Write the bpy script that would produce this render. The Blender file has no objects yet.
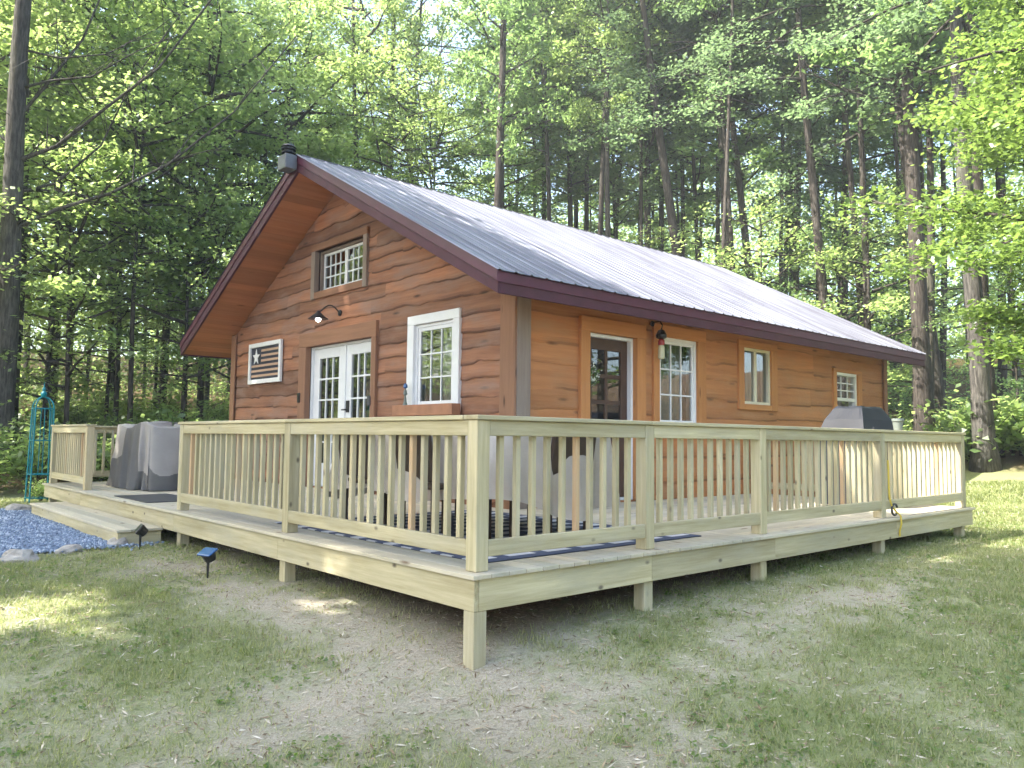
import bpy, bmesh, math, random
import numpy as np
from mathutils import Vector, Matrix, noise
random.seed(7); RNG = np.random.default_rng(7)
S = bpy.context.scene
C = S.collection
R = math.radians
YAW, PITCH, ROLL, FPX = 0.841655, 0.069066, 0.0113036, 793.193
CAM = Vector((-2.981, -3.6553, 0.80456))

# ------------------------------------------------------------------ terrain height
def sm(a, b, x):
    t = min(1.0, max(0.0, (x-a)/(b-a))); return t*t*(3-2*t)
def G0(X, Y):
    s = -(X+Y)/math.sqrt(2)
    if s > 14: s = 14
    z = -.56-.045*s-.1*(1-math.exp(-s*1.2)) if s > 0 else -.36-.2*math.exp(s/1.2)
    dx = max(-4-X, 0, X-9); dy = max(-6-Y, 0, Y-12.5)
    if X < -4: dx = max(0, -9-X)*.55
    if Y < -6: dy *= .4
    dr = math.hypot(dx, dy)
    rise = .16*max(0, dr-1.0) if dr < 40 else .16*39+.08*(dr-40)
    if 3.6 < X < 12.8 and 3.5 < Y < 11: rise = 0
    return z+rise
def G(X, Y):
    z = G0(X, Y)
    d = math.hypot(X-CAM.x, Y-CAM.y)
    z += .022*noise.noise(Vector((X*.9, Y*.9, 3.3))) + .012*noise.noise(Vector((X*3.1, Y*3.1, 1.7)))
    if d > 18: z += min(1, (d-18)/15)*.35*noise.noise(Vector((X*.16, Y*.16, 8.)))
    return z

# ------------------------------------------------------------------ node helpers
class NT:
    def __init__(s, name):
        s.m = bpy.data.materials.new(name); s.m.use_nodes = True
        s.t = s.m.node_tree; s.t.nodes.clear()
        s.out = s.t.nodes.new('ShaderNodeOutputMaterial')
    def n(s, typ, **kw):
        nd = s.t.nodes.new(typ)
        ins = kw.pop('ins', {})
        for k, v in kw.items(): setattr(nd, k, v)
        for k, v in ins.items(): s.set(nd, k, v)
        return nd
    def set(s, nd, k, v):
        sock = nd.inputs[k]
        if isinstance(v, bpy.types.NodeSocket): s.t.links.new(v, sock)
        else: sock.default_value = v
    def mix(s, f, a, b, typ='MIX'):
        nd = s.n('ShaderNodeMix', data_type='RGBA', blend_type=typ)
        for i, v in ((0, f), (6, a), (7, b)):
            if isinstance(v, bpy.types.NodeSocket): s.t.links.new(v, nd.inputs[i])
            else: nd.inputs[i].default_value = (v if i == 0 or len(v) == 4 else (*v, 1))
        return nd.outputs[2]
    def ramp(s, f, stops):
        nd = s.n('ShaderNodeValToRGB', ins={'Fac': f}); e = nd.color_ramp.elements
        while len(e) < len(stops): e.new(.5)
        for el, (p, c) in zip(e, stops):
            el.position = p; el.color = (c, c, c, 1) if isinstance(c, (int, float)) else (*c, 1)
        return nd.outputs[0]
    def math(s, op, a, b=0.0):
        nd = s.n('ShaderNodeMath', operation=op)
        for i, v in ((0, a), (1, b)):
            if isinstance(v, bpy.types.NodeSocket): s.t.links.new(v, nd.inputs[i])
            else: nd.inputs[i].default_value = v
        return nd.outputs[0]
    def noise(s, vec, scale, detail=4, rough=.55):
        nd = s.n('ShaderNodeTexNoise', ins={'Scale': scale, 'Detail': detail, 'Roughness': rough})
        if vec is not None: s.t.links.new(vec, nd.inputs['Vector'])
        return nd.outputs[0]
    def obj(s, scale=(1, 1, 1), rnd=False):
        v = s.n('ShaderNodeTexCoord').outputs['Object']
        if rnd:
            r = s.n('ShaderNodeObjectInfo').outputs['Random']
            k = s.n('ShaderNodeVectorMath', operation='SCALE', ins={0: (37., 53., 71.), 'Scale': r}).outputs[0]
            v = s.n('ShaderNodeVectorMath', operation='ADD', ins={0: v, 1: k}).outputs[0]
        return s.n('ShaderNodeMapping', ins={'Vector': v, 'Scale': scale}).outputs[0]
    def attr(s, name, out='Fac'):
        return s.n('ShaderNodeAttribute', attribute_name=name).outputs[out]
    def bump(s, h, strength=.3, dist=.01):
        return s.n('ShaderNodeBump', ins={'Height': h, 'Strength': strength, 'Distance': dist}).outputs[0]
    def pbr(s, col, rough=.6, metal=0., normal=None, spec=.4, **ex):
        b = s.n('ShaderNodeBsdfPrincipled')
        s.set(b, 'Base Color', col if isinstance(col, bpy.types.NodeSocket) else (*col, 1))
        s.set(b, 'Roughness', rough); s.set(b, 'Metallic', metal); s.set(b, 'Specular IOR Level', spec)
        if normal is not None: s.set(b, 'Normal', normal)
        for k, v in ex.items(): s.set(b, k, v)
        s.t.links.new(b.outputs[0], s.out.inputs[0]); return b

def wood(name, c1, c2, axis, knot=(.13, .085, .05), rnd=True, vary=.22, rough=.75, tintattr=False, red=None, grain=1., kn=.085, bark=None, grey=None, kf=1.25):
    t = NT(name); lo, hi = .55, 11.
    sc = [hi, hi, hi]; sc['xyz'.index(axis)] = lo
    v = t.obj(tuple(sc), rnd)
    g = t.noise(v, 1.6, 6, .6); g2 = t.noise(v, 7., 4, .6)
    f = t.math('ADD', t.math('MULTIPLY', g, .75), t.math('MULTIPLY', g2, .25))
    col = t.mix(t.ramp(f, [(.33, 0.), (.68, 1.)]), c1, c2)
    ks = [5.2, 5.2, 5.2]; ks['xyz'.index(axis)] = kf
    vo = t.n('ShaderNodeTexVoronoi', ins={'Vector': t.obj(tuple(ks), rnd), 'Scale': 1.})
    kd = t.ramp(vo.outputs['Distance'], [(kn*.5, 1.), (kn*1.4, 0.)])
    col = t.mix(kd, col, knot)
    big = t.noise(t.obj((.6, .6, .6), rnd), 1.3, 3)
    col = t.mix(t.ramp(big, [(.35, .0), (.7, .28)]), col, tuple(x*.62 for x in c1))
    if red is not None:
        r = t.n('ShaderNodeObjectInfo').outputs['Random']
        col = t.mix(t.ramp(r, [(.88, 0.), (.97, .75)]), col, red)
    if tintattr:
        col = t.mix(.9, col, t.ramp(t.attr('tint'), [(0, (1-vary,)*3), (.5, (1, 1, 1)), (.75, (1.0, .93, .86)), (1, (1+vary*.6, 1+vary*.5, 1+vary*.4))]), 'MULTIPLY')
    else:
        r = t.n('ShaderNodeObjectInfo').outputs['Random']
        col = t.mix(.9, col, t.ramp(r, [(0, (1-vary,)*3), (1, (1, 1, 1))]), 'MULTIPLY')
    if grey is not None:
        gn = t.noise(t.obj(tuple(1.1 if c == axis else 4. for c in 'xyz'), rnd), 1.0, 6, .65); col = t.mix(t.ramp(gn, [(.46, 0.), (.72, .75)]), col, grey)
    if bark is not None: col = t.mix(t.attr('bark'), col, bark)
    t.pbr(col, rough, normal=t.bump(f, .35*grain, .004)); return t.m
def paint(name, c, rough=.5, metal=0., nz=.06, spec=.4, scale=6.):
    t = NT(name); n = t.noise(t.obj(rnd=True), scale, 5)
    col = t.mix(t.ramp(n, [(.3, 0.), (.75, 1.)]), tuple(x*(1-nz*2) for x in c), c)
    t.pbr(col, rough, metal, spec=spec, normal=t.bump(n, .1, .003)); return t.m

M = {}
P1, P2 = (.40, .34, .185), (.73, .655, .43)
for a in 'xyz': M['pine_'+a] = wood('treated_pine_'+a, P1, P2, a, kn=.075, kf=3.0, knot=(.07, .045, .03), vary=.30, grain=2., grey=(.40, .375, .285), red=(.50, .30, .16) if a == 'z' else None)
M['deck_x'] = wood('decking_x', (.46, .42, .31), (.58, .54, .43), 'x', tintattr=True, rnd=False, grey=(.40, .37, .31), kn=.1, kf=1.8)
M['deck_y'] = wood('decking_y', (.46, .42, .31), (.58, .54, .43), 'y', tintattr=True, rnd=False, grey=(.40, .37, .31), kn=.1, kf=1.8)
M['siding_y'] = wood('siding_gable', (.235, .10, .052), (.44, .21, .115), 'y', knot=(.07, .03, .015), rnd=False, tintattr=True, vary=.52, bark=(.11, .05, .03), grain=1.8, grey=(.27, .19, .155), kn=.1)
M['siding_x'] = wood('siding_side', (.42, .17, .062), (.57, .25, .098), 'x', knot=(.12, .05, .02), rnd=False, tintattr=True, vary=.3, bark=(.21, .09, .035), grain=1.8, grey=(.40, .22, .11), kn=.11)
M['soffit'] = wood('soffit_boards', (.38, .15, .06), (.49, .21, .095), 'x', knot=(.2, .08, .03), rnd=False, tintattr=True, vary=.25)
M['trim_brown_z'] = wood('trim_brown_z', (.25, .125, .07), (.36, .19, .11), 'z', knot=(.08, .04, .02), vary=.2)
M['trim_brown_y'] = wood('trim_brown_y', (.25, .12, .065), (.35, .18, .10), 'y', knot=(.08, .04, .02), vary=.2)
M['trim_orange_z'] = wood('trim_orange_z', (.48, .20, .065), (.60, .275, .10), 'z', knot=(.2, .08, .03), vary=.12)
M['trim_orange_x'] = wood('trim_orange_x', (.48, .20, .065), (.60, .275, .10), 'x', knot=(.2, .08, .03), vary=.12)
M['trim_grey'] = wood('trim_grey', (.22, .165, .13), (.31, .245, .20), 'z', knot=(.1, .07, .05), vary=.1)
M['maroon'] = paint('maroon_metal', (.10, .025, .048), .42, nz=.12)
M['maroon_wood'] = paint('maroon_board', (.085, .025, .042), .6, nz=.15)
M['white'] = paint('white_vinyl', (.78, .79, .80), .35, nz=.03)
M['cream'] = paint('cream_vinyl', (.70, .66, .50), .4, nz=.04)
M['brown_door'] = paint('brown_door', (.085, .045, .03), .45, nz=.1)
M['dark'] = paint('dark_interior', (.045, .04, .035), .9)
M['black'] = paint('black_metal', (.02, .02, .022), .35)
M['dark_grey'] = paint('dark_grey', (.06, .06, .065), .5)
M['grey_metal'] = paint('grey_metal', (.16, .17, .19), .5, .3)
M['curtain'] = paint('curtain_cloth', (.42, .44, .38), .9)
M['teal'] = paint('teal_iron', (.0, .22, .27), .45)
M['red'] = paint('red_plastic', (.30, .03, .025), .4)
M['navy'] = paint('navy_paint', (.03, .035, .06), .6, nz=.2)
M['tan'] = paint('tan_wood', (.50, .33, .22), .7)
M['white_paint'] = paint('white_paint', (.80, .80, .78), .6)
M['terracotta'] = paint('cedar_box', (.42, .20, .11), .7, nz=.15)
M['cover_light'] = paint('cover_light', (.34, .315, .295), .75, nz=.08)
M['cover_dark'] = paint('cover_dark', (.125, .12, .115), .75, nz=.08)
M['cover_black'] = paint('cover_black', (.013, .015, .021), .6, nz=.1, spec=.25)
M['furniture'] = paint('wicker_brown', (.07, .045, .03), .6, nz=.2)
M['yellow'] = paint('yellow_cord', (.62, .47, .07), .5)
M['pot'] = paint('pale_pot', (.17, .195, .17), .5)
M['petal'] = paint('petal_white', (.75, .78, .66), .7)
M['blue_panel'] = paint('blue_panel', (.02, .09, .26), .15, spec=.8)
M['glasspot'] = paint('pale_glass', (.55, .52, .33), .2)

def m_roof():
    t = NT('ribbed_steel')
    n = t.noise(t.obj((.5, 2.5, 2.5)), 2.0, 5); n2 = t.noise(t.obj((9., .35, .35)), 1.5, 4)
    col = t.mix(n, (.145, .152, .185), (.22, .228, .27)); col = t.mix(t.ramp(n2, [(.40, 0.), (.62, .75)]), col, (.065, .06, .085))
    rg = t.math('ADD', t.math('MULTIPLY', n2, .2), .40)
    t.pbr(col, rg, .1, normal=t.bump(n, .08, .01)); return t.m
M['roof'] = m_roof()
def m_glass():
    t = NT('window_glass')
    tr = t.n('ShaderNodeBsdfTransparent', ins={'Color': (.75, .8, .78, 1)})
    gl = t.n('ShaderNodeBsdfGlossy', ins={'Roughness': .02, 'Color': (.95, .97, 1, 1)})
    f = t.n('ShaderNodeFresnel', ins={'IOR': 1.5}).outputs[0]
    fac = t.math('ADD', t.math('MULTIPLY', f, 1.6), .06)
    nz = t.noise(t.obj(rnd=True), .9, 2); t.set(gl, 'Normal', t.bump(nz, .05, .02))
    mx = t.n('ShaderNodeMixShader', ins={0: fac, 1: tr.outputs[0], 2: gl.outputs[0]})
    t.t.links.new(mx.outputs[0], t.out.inputs[0]); return t.m
M['glass'] = m_glass()
def m_plastic():
    t = NT('clear_plastic_sheet')
    n = t.noise(t.obj((1., 1., 1.)), 3.0, 5)
    tr = t.n('ShaderNodeBsdfTransparent', ins={'Color': (.92, .92, .92, 1)})
    b = t.n('ShaderNodeBsdfPrincipled', ins={'Base Color': (.46, .41, .35, 1), 'Roughness': .3})
    t.set(b, 'Normal', t.bump(n, .6, .05))
    mx = t.n('ShaderNodeMixShader', ins={0: t.ramp(n, [(.32, .80), (.65, .98)]), 1: tr.outputs[0], 2: b.outputs[0]})
    t.t.links.new(mx.outputs[0], t.out.inputs[0]); return t.m
M['plastic'] = m_plastic()
def m_leaf(name, d1, d2, tr, gloss=.05):
    t = NT(name)
    a = t.attr('tint')
    col = t.mix(a, d1, d2)
    trc = t.mix(a, tuple(x*.6 for x in tr), tr)
    d = t.n('ShaderNodeBsdfDiffuse', ins={'Color': col}); s = t.n('ShaderNodeBsdfTranslucent', ins={'Color': trc})
    g = t.n('ShaderNodeBsdfGlossy', ins={'Roughness': .45, 'Color': (1, 1, 1, 1)})
    a1 = t.n('ShaderNodeMixShader', ins={0: .58, 1: d.outputs[0], 2: s.outputs[0]})
    a2 = t.n('ShaderNodeMixShader', ins={0: gloss, 1: a1.outputs[0], 2: g.outputs[0]})
    t.t.links.new(a2.outputs[0], t.out.inputs[0]); return t.m
M['leaf'] = m_leaf('leaf_green', (.06, .13, .03), (.14, .21, .06), (.58, .76, .24))
M['leaf_dark'] = m_leaf('leaf_deep_green', (.045, .11, .035), (.095, .17, .055), (.40, .60, .19))
M['leaf_blue'] = m_leaf('needle_green', (.035, .08, .035), (.08, .135, .065), (.28, .42, .18))
M['leaf_maple'] = m_leaf('leaf_maple', (.05, .12, .02), (.13, .20, .035), (.33, .48, .10))
def m_bark(name, c1, c2):
    t = NT(name); v = t.obj((11., 11., 1.5), True); n = t.noise(v, 2.4, 8, .7)
    big = t.noise(t.obj((1., 1., .5), True), 1.1, 3)
    col = t.mix(t.ramp(n, [(.40, 0.), (.62, 1.)]), c1, c2); col = t.mix(t.ramp(big, [(.55, 0.), (.75, .4)]), col, (.16, .17, .12))
    t.pbr(col, .9, normal=t.bump(n, .9, .03), spec=.1); return t.m
M['bark'] = m_bark('bark_brown', (.035, .029, .025), (.105, .09, .078))
M['bark_grey'] = m_bark('bark_grey', (.045, .042, .038), (.135, .125, .112))
def m_ground():
    t = NT('lawn_and_dirt')
    v = t.n('ShaderNodeTexCoord').outputs['Object']
    f1 = t.noise(v, 38., 5, .65); f2 = t.noise(v, 7., 5, .6); f3 = t.noise(v, 110., 4, .8)
    dirt = t.mix(t.ramp(f1, [(.3, 0.), (.7, 1.)]), (.37, .315, .235), (.60, .53, .42))
    dirt = t.mix(t.ramp(f3, [(.54, 0.), (.64, .8)]), dirt, (.70, .66, .59))
    straw = t.mix(f3, (.31, .29, .20), (.62, .58, .46))
    green = t.mix(f1, (.15, .20, .06), (.33, .37, .15))
    gr = t.attr('cover', 'Color'); sep = t.n('ShaderNodeSeparateColor', ins={0: gr}).outputs
    a = t.math('ADD', t.math('ADD', sep[0], .10), t.math('MULTIPLY', t.math('SUBTRACT', f2, .5), .9))
    col = t.mix(t.ramp(a, [(.12, 0.), (.55, 1.)]), dirt, straw)
    col = t.mix(t.ramp(t.math('ADD', a, t.math('MULTIPLY', t.math('SUBTRACT', f1, .5), .8)), [(.34, 0.), (.85, .85)]), col, green)
    col = t.mix(t.ramp(f3, [(.34, .55), (.46, 0.)]), col, (.13, .115, .075))
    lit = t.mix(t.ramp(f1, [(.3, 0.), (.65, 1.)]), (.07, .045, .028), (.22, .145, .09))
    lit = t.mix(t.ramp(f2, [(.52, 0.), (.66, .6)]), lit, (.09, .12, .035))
    col = t.mix(sep[1], col, lit)  # forest litter, and the shade painted on the soil below the deck
    h = t.math('ADD', f1, t.math('MULTIPLY', f3, .5))
    t.pbr(col, .95, normal=t.bump(h, .8, .03), spec=.1); return t.m
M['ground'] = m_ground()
def m_tint(name, stops, rough=.85, spec=.2):
    t = NT(name); t.pbr(t.ramp(t.attr('tint'), stops), rough, spec=spec); return t.m
M['grass'] = m_leaf('grass_blade', (.135, .20, .045), (.50, .45, .26), (.46, .52, .17), .04)
M['debris'] = m_tint('dry_debris', [(0, (.12, .08, .05)), (.5, (.36, .28, .18)), (1, (.60, .55, .46))])
M['gravel'] = m_tint('blue_gravel', [(0, (.13, .17, .24)), (.55, (.24, .30, .40)), (1, (.46, .52, .61))], .8)
def m_gravel_base():
    t = NT('gravel_base'); v = t.n('ShaderNodeTexVoronoi', ins={'Scale': 26.}); t.t.links.new(t.n('ShaderNodeTexCoord').outputs['Object'], v.inputs['Vector'])
    col = t.mix(v.outputs['Color'], (.14, .18, .26), (.30, .36, .46)); t.pbr(col, .9, normal=t.bump(v.outputs['Distance'], 1., .03)); return t.m
M['gravel_base'] = m_gravel_base()
def m_rock():
    t = NT('fieldstone'); n = t.noise(t.obj(rnd=True), 9., 6, .6)
    t.pbr(t.mix(t.ramp(n, [(.3, 0.), (.7, 1.)]), (.22, .20, .18), (.46, .43, .39)), .9, normal=t.bump(n, .6, .02)); return t.m
M['rock'] = m_rock()
def m_rug():
    t = NT('navy_rug')
    b = t.n('ShaderNodeTexBrick', ins={'Vector': t.obj((1, 1, 1)), 'Scale': 1., 'Color1': (.58, .58, .58, 1), 'Color2': (.48, .49, .52, 1), 'Mortar': (.06, .075, .12, 1),
             'Mortar Size': .055, 'Mortar Smooth': 0., 'Brick Width': .36, 'Row Height': .24})
    t.pbr(b.outputs[0], .95); return t.m
M['rug'] = m_rug()
def m_bulb():
    t = NT('lit_bulb'); e = t.n('ShaderNodeEmission', ins={'Color': (1, .97, .9, 1), 'Strength': 6.}); t.t.links.new(e.outputs[0], t.out.inputs[0]); return t.m
M['bulb'] = m_bulb()

# ------------------------------------------------------------------ mesh builder
class MB:
    def __init__(s): s.v = []; s.f = []; s.mi = []; s.a = {}
    def face(s, pts, mi=0, **at):
        i = len(s.v); s.v += [tuple(p) for p in pts]; s.f.append(tuple(range(i, i+len(pts)))); s.mi.append(mi)
        for k in set(at) | set(s.a): s.a.setdefault(k, [0.]*(len(s.f)-1)).append(at.get(k, 0.))
    def hexa(s, p, mi=0, ch=0.004, **at):
        """p: 8 corners, bottom ring 0-3 (counter-clockwise from above) and top ring 4-7; edges chamfered by ch."""
        P = [Vector(q) for q in p]
        F = [(3, 2, 1, 0), (4, 5, 6, 7), (0, 1, 5, 4), (1, 2, 6, 5), (2, 3, 7, 6), (3, 0, 4, 7)]
        if ch <= 0:
            for q in F: s.face([P[i] for i in q], mi, **at)
            return
        # inset each face, join with edge strips and corner triangles
        ins = {}
        for fi, q in enumerate(F):
            for k in range(4):
                a = P[q[k]]; nx = P[q[(k+1) % 4]]-a; pv = P[q[k-1]]-a
                c1 = min(ch, nx.length*.45); c2 = min(ch, pv.length*.45)
                ins[(fi, q[k])] = a+nx.normalized()*c1+pv.normalized()*c2
        for fi, q in enumerate(F): s.face([ins[(fi, i)] for i in q], mi, **at)
        done = set()
        for fi, q in enumerate(F):
            for k in range(4):
                a, b = q[k], q[(k+1) % 4]
                key = frozenset((a, b))
                if key in done: continue
                done.add(key)
                for fj, r in enumerate(F):
                    if fj != fi and a in r and b in r:
                        s.face([ins[(fi, b)], ins[(fi, a)], ins[(fj, a)], ins[(fj, b)]], mi, **at)
        for i in range(8):
            fs = [fi for fi, q in enumerate(F) if i in q]
            tri = [ins[(fi, i)] for fi in fs]
            n = (tri[1]-tri[0]).cross(tri[2]-tri[0]); cen = sum(P, Vector())/8
            if n.dot(P[i]-cen) < 0: tri.reverse()
            s.face(tri, mi, **at)
    def box(s, x0, x1, y0, y1, z0, z1, mi=0, ch=.004, **at):
        s.hexa([(x0, y0, z0), (x1, y0, z0), (x1, y1, z0), (x0, y1, z0), (x0, y0, z1), (x1, y0, z1), (x1, y1, z1), (x0, y1, z1)], mi, ch, **at)
    def bar(s, a, b, w, h, up=(0, 0, 1), mi=0, ch=.003, **at):
        a = Vector(a); b = Vector(b); d = (b-a).normalized(); u = Vector(up); r = d.cross(u).normalized(); u = r.cross(d)
        q = lambda p, i, j: p+r*(w*.5*i)+u*(h*.5*j)
        s.hexa([q(a, -1, -1), q(a, 1, -1), q(b, 1, -1), q(b, -1, -1), q(a, -1, 1), q(a, 1, 1), q(b, 1, 1), q(b, -1, 1)], mi, ch, **at)
    def tube(s, pts, rad, n=8, mi=0, cap=True, **at):
        pts = [Vector(p) for p in pts]
        if isinstance(rad, (int, float)): rad = [rad]*len(pts)
        rings = []; ref = None
        for i, p in enumerate(pts):
            d = (pts[min(i+1, len(pts)-1)]-pts[max(i-1, 0)]).normalized()
            if ref is None: ref = Vector((1, 0, 0)) if abs(d.x) < .8 else Vector((0, 1, 0))
            u = (ref-d*ref.dot(d)).normalized(); w = d.cross(u); ref = u
            base = len(s.v)
            for k in range(n):
                a = 2*math.pi*k/n; s.v.append(tuple(p+(u*math.cos(a)+w*math.sin(a))*rad[i]))
            rings.append(base)
        def add(f):
            s.f.append(f); s.mi.append(mi)
            for k in set(at) | set(s.a): s.a.setdefault(k, [0.]*(len(s.f)-1)).append(at.get(k, 0.))
        for i in range(len(rings)-1):
            for k in range(n):
                a, b = rings[i], rings[i+1]; k2 = (k+1) % n
                add((a+k, a+k2, b+k2, b+k))
        if cap:
            add(tuple(rings[0]+k for k in reversed(range(n)))); add(tuple(rings[-1]+k for k in range(n)))
    def lathe(s, prof, c, n=16, mi=0, axis=None):
        """prof: (radius, height) pairs round a vertical axis through c (or along axis)."""
        A = Vector(axis).normalized() if axis else Vector((0, 0, 1))
        c = Vector(c)
        s.tube([c+A*h for r, h in prof], [max(r, 1e-4) for r, h in prof], n, mi)
    def build(s, name, mats, parent=None, origin=None, smooth=False):
        """Link as ONE mesh object; vertices are given in world space."""
        if not isinstance(mats, (list, tuple)): mats = [mats]
        o = Vector(origin) if origin is not None else (ORG[parent.name] if parent else Vector())
        me = bpy.data.meshes.new(name)
        me.from_pydata([tuple(Vector(p)-o) for p in s.v], [], s.f)
        for m in mats: me.materials.append(M[m] if isinstance(m, str) else m)
        if len(mats) > 1: me.polygons.foreach_set('material_index', s.mi)
        for k, vals in s.a.items():
            at = me.attributes.new(k, 'FLOAT', 'FACE'); at.data.foreach_set('value', vals)
        if smooth: me.polygons.foreach_set('use_smooth', [True]*len(s.f))
        me.update()
        ob = bpy.data.objects.new(name, me); C.objects.link(ob)
        ORG[ob.name] = o
        if parent is not None:
            ob.parent = parent; ob.location = o-ORG[parent.name]
        else: ob.location = o
        return ob
ORG = {}
def tag(o, label=None, cat=None, group=None, kind=None):
    if label: o['label'] = label
    if cat: o['category'] = cat
    if group: o['group'] = group
    if kind: o['kind'] = kind
    return o
def thing(name, loc, label, cat, group=None):
    o = bpy.data.objects.new(name, None); C.objects.link(o); o.location = loc; o.empty_display_size = .2
    ORG[o.name] = Vector(loc); return tag(o, label, cat, group)
def dup(o, parent, loc=None, rot=None, scale=None):
    c = o.copy(); C.objects.link(c); c.parent = parent
    if loc is not None: c.location = loc
    if rot is not None: c.rotation_euler = rot
    if scale is not None: c.scale = scale
    ORG[c.name] = Vector(loc) if loc is not None else ORG.get(o.name, Vector())
    return c
def quads(name, V, mat, tint, parent=None, per=4, kind=None):
    """Big fast mesh of n-gons: V is (n, per, 3)."""
    n = len(V); me = bpy.data.meshes.new(name)
    me.vertices.add(n*per); me.vertices.foreach_set('co', V.reshape(-1).astype(np.float32))
    me.loops.add(n*per); me.loops.foreach_set('vertex_index', np.arange(n*per, dtype=np.int32))
    me.polygons.add(n); me.polygons.foreach_set('loop_start', np.arange(0, n*per, per, dtype=np.int32))
    at = me.attributes.new('tint', 'FLOAT', 'FACE'); at.data.foreach_set('value', np.clip(tint, 0, 1).astype(np.float32))
    me.materials.append(M[mat]); me.update(calc_edges=True)
    return me
def link(name, me, parent=None, loc=(0, 0, 0)):
    o = bpy.data.objects.new(name, me); C.objects.link(o); o.location = loc; o.parent = parent; ORG[o.name] = Vector(loc); return o

# ================================================================== GROUND
def cover(X, Y):
    """(grass amount, forest litter amount plus painted under-deck shade) at a point of the ground."""
    n = .5+.5*noise.fractal(Vector((X*.55, Y*.55, .3)), .6, 2.1, 4)
    n2 = .5+.5*noise.noise(Vector((X*1.7, Y*1.7, 5.)))
    n3 = .5+.5*noise.noise(Vector((X*4.2, Y*4.2, 7.)))
    g = .55+.16*(n-.5)+.20*(n2-.5)+.50*(n3-.5)
    g += .20*math.exp(-((X-6)**2/18+(Y+3.4)**2/3.2))+.18*sm(2, 5, X-Y*.6)+.3*sm(7.5, 10, X)*sm(4, 0, Y)
    for bx, by, sx, sy, k in ((.15, .35, .9, .9, .42), (3.4, -.75, 1.2, .42, .5), (-.1, -.5, .5, .35, .26), (-.2, 1.6, .45, .9, .4), (-.45, 2.6, .4, .7, .5), (-.4, 3.8, .4, .7, .4), (1.3, -.75, .8, .25, .36), (5.2, -.4, .9, .3, .3), (-1.0, .2, .7, .35, .3), (.5, -1.3, .4, .2, .15)):
        g -= .8*k*math.exp(-((X-bx)/sx)**2-((Y-by)/sy)**2)
    for bx, by, s_, k in ((-1.0, 1.4, .5, .35), (-.9, 2.8, .6, .3), (1.2, -.45, .5, .3), (.9, -1.6, .5, .3), (-1.9, 3.9, .8, .25), (2.2, -1.4, .5, .25)):
        g += k*math.exp(-((X-bx)**2+(Y-by)**2)/s_**2)
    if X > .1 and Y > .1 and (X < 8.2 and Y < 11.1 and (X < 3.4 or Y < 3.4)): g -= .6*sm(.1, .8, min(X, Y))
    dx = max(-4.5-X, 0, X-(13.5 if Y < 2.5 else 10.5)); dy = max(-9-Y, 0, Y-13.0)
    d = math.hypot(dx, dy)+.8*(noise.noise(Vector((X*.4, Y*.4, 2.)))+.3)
    und_shade = sm(.1, .7, min(X, Y)) if (X < 8.2 and Y < 11.1 and (X < 3.4 or Y < 3.4) and min(X, Y) > .1) else 0  # shade under the deck, painted with the dark litter colour
    return max(0, min(1, g)), max(und_shade, sm(0, 2.2, d))
def build_ground():
    rs = [0.0]; r = .35
    while r < 190: rs.append(r); r = r*1.032+.012
    na = 420; me = bpy.data.meshes.new('ground'); v = []; cols = []
    for r in rs[1:]:
        for k in range(na):
            a = 2*math.pi*k/na; X = CAM.x+r*math.cos(a); Y = CAM.y+r*math.sin(a)
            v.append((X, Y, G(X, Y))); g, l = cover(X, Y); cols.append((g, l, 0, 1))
    f = []
    for i in range(len(rs)-2):
        for k in range(na):
            a = i*na+k; b = i*na+(k+1) % na; f.append((a, a+na, b+na, b))
    v.append((CAM.x, CAM.y, G(CAM.x, CAM.y))); cols.append((.5, 0, 0, 1))
    for k in range(na): f.append((len(v)-1, k, (k+1) % na))
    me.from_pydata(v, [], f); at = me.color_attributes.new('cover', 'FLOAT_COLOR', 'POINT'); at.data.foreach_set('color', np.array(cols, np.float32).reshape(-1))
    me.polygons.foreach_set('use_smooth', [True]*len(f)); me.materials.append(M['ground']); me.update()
    tag(link('ground', me), kind='structure')
build_ground()

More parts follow.
